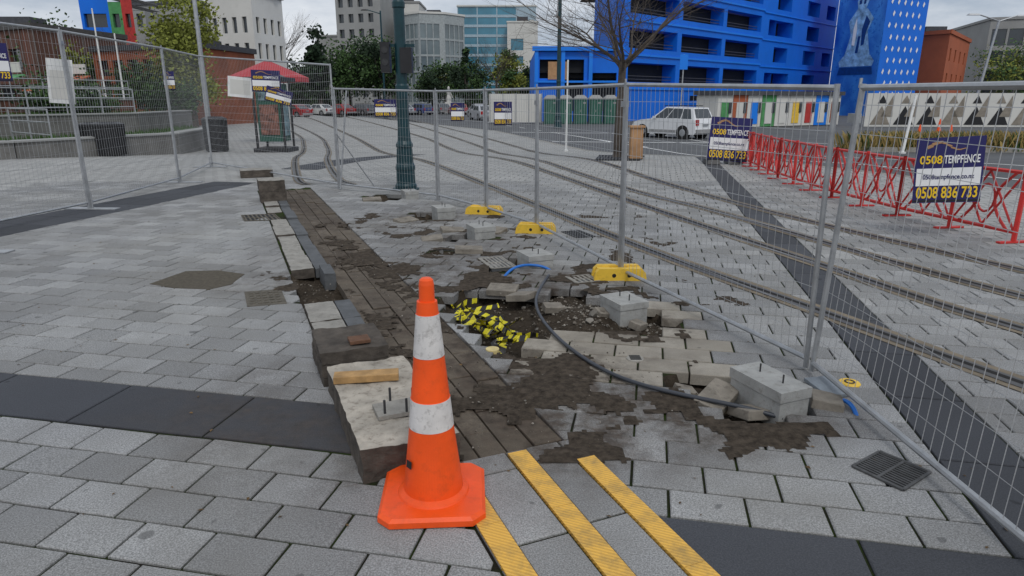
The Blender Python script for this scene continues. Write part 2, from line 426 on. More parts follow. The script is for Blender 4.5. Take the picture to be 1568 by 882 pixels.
me=bpy.data.meshes.new('soil_bed');me.from_pydata(V,[],F);me.materials.append(m_soil);me.polygons.foreach_set('use_smooth',[True]*len(F));o=bpy.data.objects.new('soil_bed',me);COL.objects.link(o)
# earth spilled over the paving round the excavation
V=[];F=[];st=.025;nx=int(4.6/st);ny=int(7.2/st);ok=[]
for j in range(ny):
    for i in range(nx):
        x=-2.6+i*st;y=2.7+j*st
        n,m=NM(x,y); base=-.012 if (.8<n<1.37 and m>2.6) else .0
        p=Vector((x*2.2,y*2.2,5)); fb=noise.noise(p)+.55*noise.noise(p*2.3)+.35*noise.noise(p*5.1)+.25*noise.noise(p*11)
        D=dirt(x,y)
        if .8<n<1.37: D=min(D,.62)
        h=.016*(fb+.9*D-.62)
        if n<.82 and not(-2.4<x<-1.2 and 5<y<6.6): h=-1
        ok.append(h>-.0012 and not inhole(x,y)); V.append((x,y,base+min(h,.012)+.0012+.002*noise.noise(Vector((x*40,y*40,0)))*(h>0)))
for j in range(ny-1):
    for i in range(nx-1):
        a=j*nx+i;q=(a,a+1,a+nx+1,a+nx)
        if all(ok[t] for t in q): F.append(q)
me=bpy.data.meshes.new('spilled_soil');me.from_pydata(V,[],F);me.materials.append(m_spill);me.polygons.foreach_set('use_smooth',[True]*len(F));o=bpy.data.objects.new('spilled_soil',me);COL.objects.link(o)

# rubble
def rocks(mb,x,y,z,s,mat=0):
    vs=[]
    for (dx,dy,dz) in ((1,0,0),(-1,0,0),(0,1,0),(0,-1,0),(0,0,1),(0,0,-1),(.7,.7,.5),(-.7,.6,.5),(.6,-.7,.4),(-.6,-.7,.5)):
        vs.append(Vector((dx,dy,dz))*s*U(.6,1.1))
    Rm=Matrix.Rotation(U(0,6),3,'Z')@Matrix.Rotation(U(-.6,.6),3,'X')
    vs=[Rm@v+Vector((x,y,z)) for v in vs]
    fs=[(4,6,7),(4,8,6),(4,9,8),(4,7,9),(6,0,2),(6,2,7),(7,2,1),(7,1,9),(9,1,3),(9,3,8),(8,3,0),(8,0,6),(0,5,2),(2,5,1),(1,5,3),(3,5,0)]
    mb.add(vs,fs,mat)
mb=MB()
for h,nn in ((HM,2600),(HN,500),(HK,260),(HS,90))+tuple((h,110) for h in H5):
    xs=[p[0] for p in h];ys=[p[1] for p in h]
    for _ in range(nn):
        x=U(min(xs),max(xs));y=U(min(ys),max(ys))
        if not inpoly(x,y,h): continue
        z=holez(x,y)
        if h is HM and x<.15 and R()<.7: continue
        s=.004+.014*R()**3
        if R()<.03: s*=2.4
        rocks(mb,x,y,z+s*.3,s,1 if (x>.3 and R()<.6) or R()<.15 else 0)
for _ in range(2200):
    x,y=fromNM(U(.6,2.3),U(2.5,9.5)) 
    if dirt(x,y)>.2 or R()<.2: rocks(mb,x,y,.001,.0015+.007*R()**3,int(R()<.4))
mb.make('rubble',[m_rub,m_rub2])
mb=MB()
for (x,y,z,rz,rx,ry,w,d) in ((.33,5.12,-.02,.3,.2,.1,.16,.1),(.08,5.38,-.0,1.1,-.15,.1,.24,.18),(1.15,3.42,-.01,.9,.18,-.1,.30,.16),(1.30,3.28,-.03,.4,-.2,.15,.2,.16),(1.72,3.33,.01,1.2,.1,.1,.2,.16),(-.08,5.58,.0,-.2,.1,0,.26,.18),(.7,4.95,-.01,.5,.3,.2,.1,.1),
   (-.47,7.05,.03,.1,0,.04,.30,.2),(-.75,8.3,.0,.3,.1,.1,.3,.2),(-1.45,9.0,.0,.8,.12,0,.3,.2),(-2.3,10.9,.01,.3,.1,0,.3,.2),(-.95,7.75,.0,.2,.1,-.1,.25,.2),(-.2,8.2,.01,1.1,.05,-.1,.25,.2),(1.02,3.6,-.06,.2,.1,.3,.12,.1),(.95,4.75,-.04,.9,.2,.1,.12,.1)):
    mb.box((x,y,z),(w,d,.055),0,rz=rz,rx=rx,ry=ry)
mb.make('loose_paver',[M('dusty_paver',(.23,.205,.17),.95,0,.35,7,.7,.6)],bevel=.005)
# yellow/black hazard tape heap: long folded bands with alternating stripes
mb=MB()
for k in range(34):
    t=R(); x=-.42+.28*t+U(-.08,.08); y=5.26-.82*t+U(-.12,.12); z=-.09+U(0,.085)
    a=U(0,6.28); dr=Vector((math.cos(a),math.sin(a),U(-.2,.3))).normalized(); w=dr.orthogonal().normalized()
    if abs(w.z)>.7: w=dr.cross(w)
    wd=.021; p=Vector((x,y,z)); ph=0 if R()<.5 else 1; turn=U(-.25,.25)
    for q in range(22):
        dr=(Matrix.Rotation(turn,3,'Z')@dr+Vector((0,0,U(-.22,.2)))).normalized()
        if R()<.1: dr=(dr+Vector((U(-1,1),U(-1,1),U(-.5,.5)))).normalized()
        w=(w+Vector((U(-1,1),U(-1,1),U(-1,1)))*.12); w=(w-dr*w.dot(dr)).normalized()
        p2=p+dr*.015
        if not inpoly(p2.x,p2.y,HM): break
        p2.z=max(-.14,min(.012,p2.z))
        sl=dr*.008
        mb.quad(p-w*wd-sl,p+w*wd+sl,p2+w*wd+sl,p2-w*wd-sl,(q//3+ph)%2); p=p2
mb.make('hazard_tape',[M('tape_yellow',(.66,.58,.02),.45,0,.25,12,.4),m_black])

# ---------------------------------------------------------------- ground, far plaza, road
def sheet(name,rows,mat,zoff,dip=False):
    V=[];F=[];n=len(rows[0][1])
    for y,xs in rows:
        for x in xs:
            z=zt(y)+zoff
            if dip and -9<x<5.3 and .6<y<13.3: z=-.6
            V.append((x,y,z))
    for j in range(len(rows)-1):
        for i in range(n-1):
            a=j*n+i;F.append((a,a+1,a+n+1,a+n))
    me=bpy.data.meshes.new(name);me.from_pydata(V,[],F);me.materials.append(mat);o=bpy.data.objects.new(name,me);COL.objects.link(o);return o
xsG=[-900,-200,-60,-9.35,-8.95,0,5.25,5.5,60,200,900]
sheet('ground',[(y,xsG) for y in [-60,-5,.3,.7,5,12.9,13.4]+list(range(15,30))+[35,60,150,400,1200]],m_ground,-.2,True)
EDGE=[(-20,12),(5,11.5),(12.2,9.5),(21.8,5.8),(26.9,3),(44,-1),(56,-6.6),(76,-16),(110,-34)]
def edge(y):
    for (y0,x0),(y1,x1) in zip(EDGE,EDGE[1:]):
        if y<=y1: return x0+(x1-x0)*(y-y0)/(y1-y0)
    return -34
ysP=[13.1+.8*i for i in range(20)]+[30,34,38,44,50,56,66,76,95,110]
sheet('plaza_paving_far',[(y,[-70,-20,edge(y)-3,edge(y)]) for y in ysP],m_sheet,-.003)
sheet('plaza_paving_left',[(y,[-40,-20,-9.2]) for y in (-3,.5,5,13.1)],m_sheet,-.003)
sheet('plaza_paving_right',[(y,[5.35,7,edge(y)]) for y in (-3,.5,5,9,13.1)],m_sheet,-.003)
sheet('road',[(y,[edge(y)-.1,edge(y)+8,60,160]) for y in [-3,5,12.2]+list(range(14,30))+[35,44,56,76,110,170]],m_asph,-.10)
mb=MB()
ysK=[-3,5,9,12.2]+[13+i for i in range(17)]+[33,38,44,50,56,66,76,95,110]
for y0,y1 in zip(ysK,ysK[1:]):
    a,b_=edge(y0),edge(y1)
    mb.quad((a-.2,y0,zt(y0)+.002),(a+.02,y0,zt(y0)+.002),(b_+.02,y1,zt(y1)+.002),(b_-.2,y1,zt(y1)+.002)); mb.quad((a+.02,y0,zt(y0)+.002),(a+.02,y0,zt(y0)-.15),(b_+.02,y1,zt(y1)-.15),(b_+.02,y1,zt(y1)+.002))
mb.make('kerb',[m_conc])
def ribbon(mb,pts,w,z,mat,off=0):
    for i in range(len(pts)-1):
        q=[]
        for k in(i,i+1):
            a=Vector(pts[max(0,k-1)]);b_=Vector(pts[min(len(pts)-1,k+1)]);d=(b_-a).normalized();n=Vector((d.y,-d.x))
            p=Vector(pts[k])+n*off
            q.append((p-n*w/2,p+n*w/2,zt(p.y)))
        (a,b_,z0),(c,d_,z1)=q
        mb.quad((a.x,a.y,z0+z),(b_.x,b_.y,z0+z),(d_.x,d_.y,z1+z),(c.x,c.y,z1+z),mat)
mb=MB()
for k,P in RAILS.items():
    pts=cr(P,8)
    ribbon(mb,pts,.25 if k<'L5' else .2,.005,0); ribbon(mb,pts,.055,.009,1,-.045); ribbon(mb,pts,.04,.0085,2,.01); ribbon(mb,pts,.03,.009,1,.045)
mb.make('tram_tracks',[M('track_concrete',(.19,.155,.11),.9,0,.3,4,.5,.4),M('rail_steel',(.10,.095,.09),.4,.8,.2,5),M('groove',(.012,.011,.01),.9)])
mb=MB()
for P,w in (([(11.5,13.5),(9.2,19),(7.2,24),(5.8,30),(3,42)],.12),([(14.5,16),(12,22),(10.2,30),(8.4,44)],.12),([(11,38),(17,30),(25,24)],.15),([(2,34),(6,33.5),(10,33)],.3),([(0,44),(4,43),(8,42.5)],.3),([(13,14),(17,18),(26,22)],.12)):
    ribbon(mb,cr(P,6),w,-.09,0)
for k in range(9):
    y=30+4*k; ribbon(mb,[(6-.42*(y-30)*.6,y),(6-.42*(y-28.3)*.6,y+1.7)],.12,-.089,0)
mb.make('road_markings',[m_white])
mb=MB()
def bandstrip(a0,a1,b0,b1,st=1.0):
    b=b0
    while b<b1:
        P=[fromAB(a0,b),fromAB(a1,b),fromAB(a1,b+st),fromAB(a0,b+st)]
        mb.quad(*[(p[0],p[1],zt(p[1])+.002) for p in P]); b+=st
bandstrip(1.38,1.77,12.6,21.5); bandstrip(-8.6,-7.65,14.6,22)
mb.make('paving_band',[m_dark])

# ---------------------------------------------------------------- trench furniture
import bmesh
def rough_block(name,n0,n1,m0,m1,z0,z1,mats,seed,layers=1,amp=.008,cuts=14):
    bm=bmesh.new(); 
    for L in range(layers):
        za=z0+(z1-z0)*L/layers; zb=z0+(z1-z0)*(L+1)/layers-.004
        o=U(-.015,.015) if layers>1 else 0
        r=bmesh.ops.create_cube(bm,size=1)
        for v in r['verts']:
            a=(v.co.x+.5);b_=(v.co.y+.5);x,y=fromNM(n0+o+(n1-n0)*a,m0+(m1-m0)*b_); v.co=(x,y,za if v.co.z<0 else zb)
    bmesh.ops.subdivide_edges(bm,edges=bm.edges[:],cuts=cuts,use_grid_fill=True)
    for v in bm.verts:
        q=noise.noise_vector(v.co*9+Vector((seed,0,0)))+noise.noise_vector(v.co*31)*.6; v.co+=q*amp
    me=bpy.data.meshes.new(name);bm.to_mesh(me);bm.free()
    for mm in mats: me.materials.append(mm)
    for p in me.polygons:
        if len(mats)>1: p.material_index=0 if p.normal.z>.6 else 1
    o=bpy.data.objects.new(name,me);COL.objects.link(o);return o
m=6.5;k=0
while m<11.2:
    L=U(.5,.66); h=.018+U(-.012,.014)
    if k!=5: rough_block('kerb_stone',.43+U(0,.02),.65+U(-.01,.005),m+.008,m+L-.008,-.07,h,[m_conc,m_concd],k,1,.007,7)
    rough_block('kerb_channel',.665,.80+U(-.008,.004),m+.004,m+L-.004,-.07,h+U(-.012,.008),[m_kerb,m_kerb],k+30,1,.004,6)
    m+=L;k+=1
m=4.32
while m<5.1:
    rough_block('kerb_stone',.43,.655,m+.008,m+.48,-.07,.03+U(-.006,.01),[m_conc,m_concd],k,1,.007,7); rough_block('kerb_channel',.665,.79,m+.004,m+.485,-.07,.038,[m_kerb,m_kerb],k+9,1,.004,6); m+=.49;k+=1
rough_block('kerb_channel',.70,.80,6.1,6.48,-.1,.065,[m_kerb,m_kerb],77,1,.005,6)
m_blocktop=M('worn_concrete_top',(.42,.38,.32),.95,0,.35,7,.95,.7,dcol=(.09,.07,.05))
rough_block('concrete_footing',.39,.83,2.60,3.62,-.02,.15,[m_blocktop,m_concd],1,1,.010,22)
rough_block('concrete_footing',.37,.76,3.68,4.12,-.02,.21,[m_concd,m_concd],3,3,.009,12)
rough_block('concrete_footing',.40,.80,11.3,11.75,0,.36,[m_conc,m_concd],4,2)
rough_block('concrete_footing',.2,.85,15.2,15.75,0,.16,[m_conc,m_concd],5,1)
mb=MB(); mb.box((-.78,3.30,.172),(.34,.085,.04),0,rz=.16); mb.make('timber_offcut',[m_wood],bevel=.004)
mb=MB(); mb.box((-.91,3.72,.225),(.12,.10,.022),0,rz=.4); mb.make('rusty_plate',[m_woodd],bevel=.003)
mb=MB()
for x,y in ((-.60,3.0),(-.49,3.0),(-.50,2.88),(-.60,2.86)):
    mb.cyl((x,y,.14),(x,y,.24),.006,.006,8,0)
mb.box((-.56,2.93,.162),(.2,.15,.02),1,rz=.4)
mb.make('anchor_bolts',[m_iron,m_conc])
def plinth(x,y,L,W,H,rz=TA,bolts=True):
    c,s=math.cos(rz),math.sin(rz)
    cx=x+(-s)*L/2+c*W/2; cy=y+c*L/2+s*W/2
    mb=MB(); mb.box((cx,cy,H/2-.06),(W,L,H*.42+.12),0,rz=rz); mb.box((cx,cy,H*.86),(W+.014,L+.014,H*.5),0,rz=rz)
    if bolts:
        for k in (-.25,.2):
            bx=cx+k*L*-s;by=cy+k*L*c; mb.cyl((bx,by,H),(bx,by,H*1.1+.05),.005,.005,8,1)
    mb.make('concrete_plinth',[m_concn,m_iron],bevel=.008)
plinth(1.40,3.17,.38,.20,.12); plinth(.82,4.78,.30,.24,.10); plinth(.17,6.33,.30,.26,.11); plinth(-.44,7.78,.30,.26,.12); plinth(-1.04,9.25,.30,.26,.12); plinth(-1.76,11.0,.3,.22,.12)
def curve(name,pts,r,mat):
    c=bpy.data.curves.new(name,'CURVE');c.dimensions='3D';c.bevel_depth=r;c.bevel_resolution=3
    s=c.splines.new('NURBS');s.points.add(len(pts)-1)
    for p,q in zip(s.points,pts): p.co=(*q,1)
    s.use_endpoint_u=True;s.order_u=4;c.materials.append(mat);o=bpy.data.objects.new(name,c);COL.objects.link(o);return o
curve('black_conduit',[(.36,6.2,-.05),(.36,6.1,.02),(.27,5.66,.03),(.18,5.2,.03),(.20,4.8,.02),(.30,4.33,.02),(.44,3.95,.02),(.62,3.62,.02),(.87,3.43,.02),(1.10,3.31,.02),(1.28,3.24,.01),(1.43,3.19,-.02)],.0125,M('conduit',(.045,.05,.06),.4))
curve('blue_pipe',[(-.1,6.0,-.05),(-.05,6.12,.03),(.07,6.27,.05),(.2,6.34,.04),(.34,6.33,.02),(.40,6.28,-.03)],.013,m_blueh)
curve('blue_pipe',[(1.80,3.1,-.1),(1.83,3.2,.05),(1.81,3.32,.02)],.012,m_blueh)
mb=MB()
for n0,n1,m1 in ((.74,.838,2.36),(1.058,1.152,2.57),(1.333,1.423,2.40)):
    m=.1
    while m<m1:
        e=min(m+.5,m1); mb.prism(nmrect(n0,n1,m+.001,e-.001),-.01,.008,0); m=e
mb.make('tactile_paving_strip',[m_tac])
mb=MB(); mb.prism([(-3.26,5.76),(-3.15,6.22),(-2.85,6.25),(-2.54,6.11),(-2.52,5.75),(-2.65,5.58),(-2.95,5.62)],-.02,.004,0); mb.make('asphalt_patch',[M('patch_fill',(.10,.085,.062),.95,0,.3,30,.3,.7)])
mb=MB(); P=[(-2.31,5.51),(-2.02,5.59),(-1.83,5.17),(-2.12,5.08)]; mb.prism(P,-.02,.004,0)
for i in range(5):
    for j in range(5):
        u,v=(i+1)/6,(j+1)/6
        x=P[0][0]*(1-u)*(1-v)+P[1][0]*u*(1-v)+P[2][0]*u*v+P[3][0]*(1-u)*v; y=P[0][1]*(1-u)*(1-v)+P[1][1]*u*(1-v)+P[2][1]*u*v+P[3][1]*(1-u)*v
        mb.box((x,y,.006),(.03,.045,.006),0,rz=TA)
mb.make('manhole_cover',[m_ironl])
def grate(P,nb,mats,name='drain_grate'):
    mb=MB(); P=[Vector(p) for p in P]
    mb.prism([tuple(p) for p in P],-.03,.001,1)
    for i in range(nb):
        t=(i+.5)/nb; a=P[0].lerp(P[1],t);b_=P[3].lerp(P[2],t); d=b_-a; mb.box(((a.x+b_.x)/2,(a.y+b_.y)/2,.004),(d.length,.45*(P[1]-P[0]).length/nb,.006),0,rz=math.atan2(d.y,d.x))
    for t in (0,.5,1):
        a=P[0].lerp(P[3],t);b_=P[1].lerp(P[2],t);d=b_-a; mb.box(((a.x+b_.x)/2,(a.y+b_.y)/2,.005),(d.length,.012,.009),0,rz=math.atan2(d.y,d.x))
    for t in (0,1):
        a=P[0].lerp(P[1],t);b_=P[3].lerp(P[2],t);d=b_-a; mb.box(((a.x+b_.x)/2,(a.y+b_.y)/2,.0055),(d.length,.014,.009),0,rz=math.atan2(d.y,d.x))
    mb.make(name,mats)
grate([(1.54,2.67),(1.73,2.80),(1.86,2.62),(1.66,2.48)],12,[M('grate_iron',(.10,.10,.10),.6,.3,.3,20,.3),m_void])
grate([(-3.87,9.43),(-3.44,9.54),(-3.18,9.06),(-3.64,8.96)],8,[m_ironl,m_void])
grate([(-.35,6.75),(-.12,6.83),(.04,6.40),(-.20,6.32)],6,[m_conc,m_kerb])
grate([(.5,6.0),(.72,6.08),(.80,5.86),(.58,5.78)],5,[m_conc,m_kerb])
grate([(.62,8.2),(.85,8.28),(1.0,7.9),(.78,7.82)],6,[m_iron,m_void])
mb=MB(); mb.lathe((.79,3.98,0),[(0,.006),(.05,.006),(.056,.002),(.056,-.01)],24)
for k in range(-3,4): mb.box((.79,3.98+k*.012,.007),(.07,.004,.003),1)
mb.make('floor_drain',[m_conc,m_iron])
mb=MB(); mb.lathe((-.13,4.14,0),[(0,.006),(.045,.006),(.05,-.08)],24); mb.make('pipe_cap',[M('cream',(.62,.50,.22),.6,0,.2,20,.3)])
mb=MB(); mb.lathe((1.98,3.60,0),[(0,.006),(.055,.006),(.06,.0),(.06,-.02)],24); mb.lathe((1.98,3.60,.006),[(.02,.004),(.03,.004),(.03,0)],16,mat=1); mb.make('round_valve_cover',[m_yel,m_iron])
mb=MB(); mb.box((1.80,3.50,.02),(.15,.22,.02),0,rz=.2,rx=.06); mb.make('steel_plate',[M('plate',(.25,.28,.31),.5,.3,.2,10,.3)],bevel=.003)
mb=MB()
for _ in range(260):
    x=U(-5,4);y=U(1.6,9); s=U(.006,.016); a=U(0,6.28); z=.004
    if inhole(x,y): continue
    mb.add([(x+math.cos(a)*s,y+math.sin(a)*s,z),(x-math.sin(a)*s*.5,y+math.cos(a)*s*.5,z+U(.001,.006)),(x-math.cos(a)*s,y-math.sin(a)*s,z),(x+math.sin(a)*s*.5,y-math.cos(a)*s*.5,z+U(0,.004))],[(0,1,2,3)],0)
mb.make('fallen_leaves',[leafm('dry_leaf',(.13,.08,.035))])

# ---------------------------------------------------------------- cone
mb=MB(); cx,cy=-.325,2.43; h=.212;q=.05
bp=[(-h+q,-h),(h-q,-h),(h,-h+q),(h,h-q),(h-q,h),(-h+q,h),(-h,h-q),(-h,-h+q)]
ra=.06;bp=[(cx+a*math.cos(ra)-b_*math.sin(ra),cy+a*math.sin(ra)+b_*math.cos(ra)) for a,b_ in bp]
mb.prism(bp,.006,.042,0,b=.012)
for a,b_ in bp[::2]: mb.box((cx+(a-cx)*.88,cy+(b_-cy)*.88,.004),(.05,.03,.012),0)
H0=.95
def rr(z): return .117+(.030-.117)*(z-.05)/(H0-.05)
prof=[(.15,.036),(.142,.05),(.122,.062),(rr(.34),.34),(rr(.34)+.0015,.341),(rr(.462)+.0015,.462),(rr(.463),.463),(rr(.64),.64),(rr(.64)+.0015,.641),(rr(.81)+.0015,.81),(rr(.811),.811),(rr(.86),.86),(.030,.86),(.029,.925),(.026,.943),(.018,.95),(.0,.951)]
mats=[0,0,0,0,1,0,0,0,1,0,0,0,0,0,0,0]
mb.lathe((cx,cy,0),prof,64,mats)
mb.box((cx-.085,cy-.075,.20),(.032,.003,.03),2,rz=-.85,rx=-.1)
mb.make('traffic_cone',[m_orange,m_refl,m_black],smooth=False)

# ---------------------------------------------------------------- temporary fencing
def panel(p0,p1,h0,h1,zb=.10,wire=.0019,sp=.065,name='temporary_fence',lean=0,hs=.15):
    mb=MB(); a=Vector((*p0,0));b_=Vector((*p1,0)); L=(b_-a).length; d=(b_-a)/L
    nrm=Vector((-d.y,d.x,0)); ph=U(0,6)
    def P(s,z,k=0):
        bow=.012*math.sin(s*2.3+ph)*math.sin(z*2.1+ph)*k
        return Vector((a.x+d.x*s,a.y+d.y*s,z+zt(a.y+d.y*s)))+nrm*(lean*z+bow)
    hh=lambda s: h0+(h1-h0)*s/L
    r=.0165
    for s in (.03,L-.03): mb.cyl(P(s,.02),P(s,hh(s)),r,r,8)
    mb.cyl(P(.03,hh(0)-.02),P(L-.03,hh(L)-.02),r,r,8); mb.cyl(P(.03,zb),P(L-.03,zb),r,r,8)
    s=.03+sp
    while s<L-.03:
        n=4
        for i in range(n):
            za=zb+(hh(s)-.02-zb)*i/n; zc=zb+(hh(s)-.02-zb)*(i+1)/n; mb.cyl(P(s,za,1),P(s,zc,1),wire,wire,3,1,False)
        s+=sp
    z=zb+hs
    while z<min(h0,h1)-.05:
        n=6
        for i in range(n):
            sa=.03+(L-.06)*i/n; sb=.03+(L-.06)*(i+1)/n; mb.cyl(P(sa,z,1),P(sb,z,1),wire,wire,3,1,False)
        z+=hs
    mb.box(P(0,hh(0)-.18),(.09,.03,.05),0,rz=math.atan2(d.y,d.x)); mb.cyl(P(0,hh(0)-.02),P(0,hh(0)+.03),.008,.008,6)
    return mb.make(name,[m_steel,m_wire])
A=(1.81,3.76);B=(1.01,5.99);C=(.31,8.22);E=(-.37,9.54);Dd=(-1.20,10.83);Ff=(-3.18,12.30)
panel(A,(1.87,1.35),1.68,1.66,lean=.045,zb=.07); panel(B,A,1.74,1.68,zb=.08,lean=-.02); panel(C,B,1.74,1.74,lean=-.01); panel(E,C,1.74,1.74); panel(Dd,E,1.74,1.74); panel(Ff,Dd,1.8,1.74)
G=(-7.41,16.63);G2=(-6.61,13.29);I=(-6.39,10.02);J=(-6.75,6.9)
panel(G,Ff,2.6,2.2,sp=.075); panel(G2,G,2.55,2.6,sp=.075); panel(I,G2,2.55,2.55,sp=.075); panel(J,I,2.55,2.55,sp=.075)
panel((-7.0,4.0),J,2.5,2.55,sp=.075)
mb=MB(); mb.cyl((-3.14,12.2,.02),(-2.95,12.35,1.75),.016,.016,8); mb.cyl((-3.14,12.2,1.0),(-2.6,12.6,.02),.012,.012,8); mb.make('fence_brace',[m_steel])
def foot(x,y,w=.5,rz=0):
    mb=MB(); 
    mb.T=Matrix.Translation((x,y,0))@Matrix.Rotation(rz,4,'Z')
    pr=[(-w/2,0),(w/2,0),(w/2-.015,.075),(w/2-.05,.11),(-w/2+.05,.11),(-w/2+.015,.075)]
    for y0,y1 in ((-.11,-.03),(.03,.11)):
        vs=[(a,y0,b_) for a,b_ in pr]+[(a,y1,b_) for a,b_ in pr]; n=6
        mb.add(vs,[tuple(range(n)),tuple(range(n,2*n))]+[(i,(i+1)%n,n+(i+1)%n,n+i) for i in range(n)],0)
    mb.box((0,0,.04),(w-.06,.061,.08),0); mb.box((-w*.3,0,.088),(.12,.061,.03),0); mb.box((w*.3,0,.088),(.12,.061,.03),0)
    mb.cyl((-.06,-.112,.05),(-.06,-.106,.05),.02,.02,10,1);mb.cyl((.08,-.112,.05),(.08,-.106,.05),.02,.02,10,1)
    mb.make('fence_foot',[m_yel,m_black],bevel=.008)
foot(.99,5.98,.48,.02);foot(.30,8.2,.5,-.1);foot(-.40,9.6,.52,-.25)
def footflat(x,y,rz=0,w=.8):
    mb=MB(); mb.box((x,y,.008),(w,.16,.014),0,rz=rz); mb.cyl((x,y,.01),(x,y,.25),.013,.013,8,0); mb.make('fence_foot_plate',[m_steel])
footflat(-6.35,10.02,-.1); footflat(-6.6,13.35,0,.8); footflat(-5.75,7.05,0,.6); footflat(-7.4,16.5,0)

# ---------------------------------------------------------------- signs
def text(body,size,loc,mat,parent,w=None):
    c=bpy.data.curves.new('lettering','FONT');c.body=body;c.size=size;c.align_x='CENTER';c.align_y='CENTER';c.extrude=.001;c.offset=size*.018
    c.materials.append(mat);o=bpy.data.objects.new('lettering',c);COL.objects.link(o);o.rotation_euler=(math.pi/2,0,0);o.location=loc;o.parent=parent
    if w:
        bpy.context.view_layer.update(); 
        if o.dimensions.x>0: o.scale.x=w/o.dimensions.x
    return o
def sign(x,y,zc,w,h,yaw=0,roll=0,name='fence_hire_sign',letters=True):
    mb=MB(); mb.box((0,0,0),(w,.008,h),0); 
    mb.box((0,-.006,-h*.10),(w*.94,.004,h*.27),1); mb.box((0,-.006,-h*.47),(w,.003,h*.03),2)
    for k in range(8):
        t=k/8; mb.box((-w*.3+w*.55*t,-.006,h*(.37+.06*math.sin(t*6))),(w*.09,.004,h*.04*(1.2-t)),3,ry=-.4*math.cos(t*6))
    o=mb.make(name,[m_navy,m_wtext,m_black,m_tan]); o.location=(x,y,zc+zt(y)); o.rotation_euler=(0,roll,yaw)
    text('0508',h*.17,(-w*.27,-.009,h*.16),m_ytext,o,w*.33); text('TEMPFENCE',h*.17,(w*.18,-.009,h*.16),m_wtext,o,w*.52)
    if letters: text('0508tempfence.co.nz',h*.1,(0,-.011,-h*.10),m_navy,o,w*.75)
    text('0508 836 733',h*.24,(0,-.009,-h*.35),m_ytext,o,w*.9)
    return o
sign(5.50,17.2,.62,1.0,1.08,-.15,.05); sign(5.12,7.88,.80,.70,.76,-.3,-.07)
sign(-2.1,11.42,1.46,.36,.28,.3,0,letters=False); sign(-.80,10.1,1.42,.2,.26,.1,letters=False); sign(-.12,9.0,1.42,.24,.30,.2,letters=False)
sign(-6.52,8.75,2.05,.42,.46,.9,letters=False); sign(-4.95,14.0,1.95,.55,.42,.25,.03,letters=False); sign(-4.60,13.65,1.66,.50,.28,.25,.28,letters=False); sign(-6.7,13.6,1.95,.2,.35,.6,letters=False)
mb=MB(); mb.box((0,0,0),(.5,.01,.42),0); mb.box((0,-.006,0),(.4,.002,.3),1); o=mb.make('notice_board',[m_white,m_wwall]); o.location=(-5.85,14.95,1.85); o.rotation_euler=(0,.1,.3)
mb=MB(); mb.box((0,0,0),(.32,.01,.62),0); mb.box((0,-.006,-.05),(.25,.002,.4),1); o=mb.make('notice_board',[m_white,m_wwall]); o.location=(-6.55,10.1,1.85); o.rotation_euler=(0,.08,.5)

# ---------------------------------------------------------------- red barriers
bar=[(6.0,17.5),(5.55,14.0),(5.38,11.2),(5.48,9.4),(5.80,7.55)]
def barrier(p,q):
    L=(Vector(q)-Vector(p)).length; nb=max(1,round(L/1.0)); mb=MB()
    a=Vector((*p,0));d=(Vector((*q,0))-a)/L; W=L/nb
    P=lambda s,z: a+d*s+Vector((0,0,z+zt(a.y)))
    rz=math.atan2(d.y,d.x)
    def bar_(p0,p1,t=.018): mb.cyl(p0,p1,t,t,5)
    for z in (.80,.12): bar_(P(0,z),P(L,z),.024)
    for k in range(nb+1): 
        bar_(P(k*W,0),P(k*W,.84),.03); c=P(k*W,.012); mb.box(c,(.06,.4,.02),0,rz=rz)
    for k in range(nb):
        s0=k*W
        for sg in (0,1):
            prev=None
            for i in range(9):
                t=i/8; z=.12+.68*t; bow=math.sin(t*math.pi)
                s=s0+W*(.12+.25*bow) if sg==0 else s0+W*(.88-.25*bow)
                if prev is not None: bar_(prev,P(s,z))
                prev=P(s,z)
        for r in (.12,):
            prev=None
            for i in range(13):
                an=i/12*6.283; c=P(s0+W*.5+r*math.cos(an),.46+r*1.4*math.sin(an))
                if prev is not None: bar_(prev,c,.014)
                prev=c
        bar_(P(s0+.03,.14),P(s0+W*.5,.78),.014); bar_(P(s0+W-.03,.14),P(s0+W*.5,.78),.014); bar_(P(s0+.03,.78),P(s0+W*.5,.14),.014); bar_(P(s0+W-.03,.78),P(s0+W*.5,.14),.014)
    mb.make('red_barrier',[m_red])
for p,q in zip(bar,bar[1:]): barrier(p,q)
mb=MB()
for x,y in ((5.15,17.4),(5.7,17.4)): mb.box((x,y,.06),(.35,.5,.1),0,taper=.8); mb.cyl((x,y,.1),(x,y,1.1),.015,.015,6,1)
mb.make('sign_stand',[m_black,m_steel])

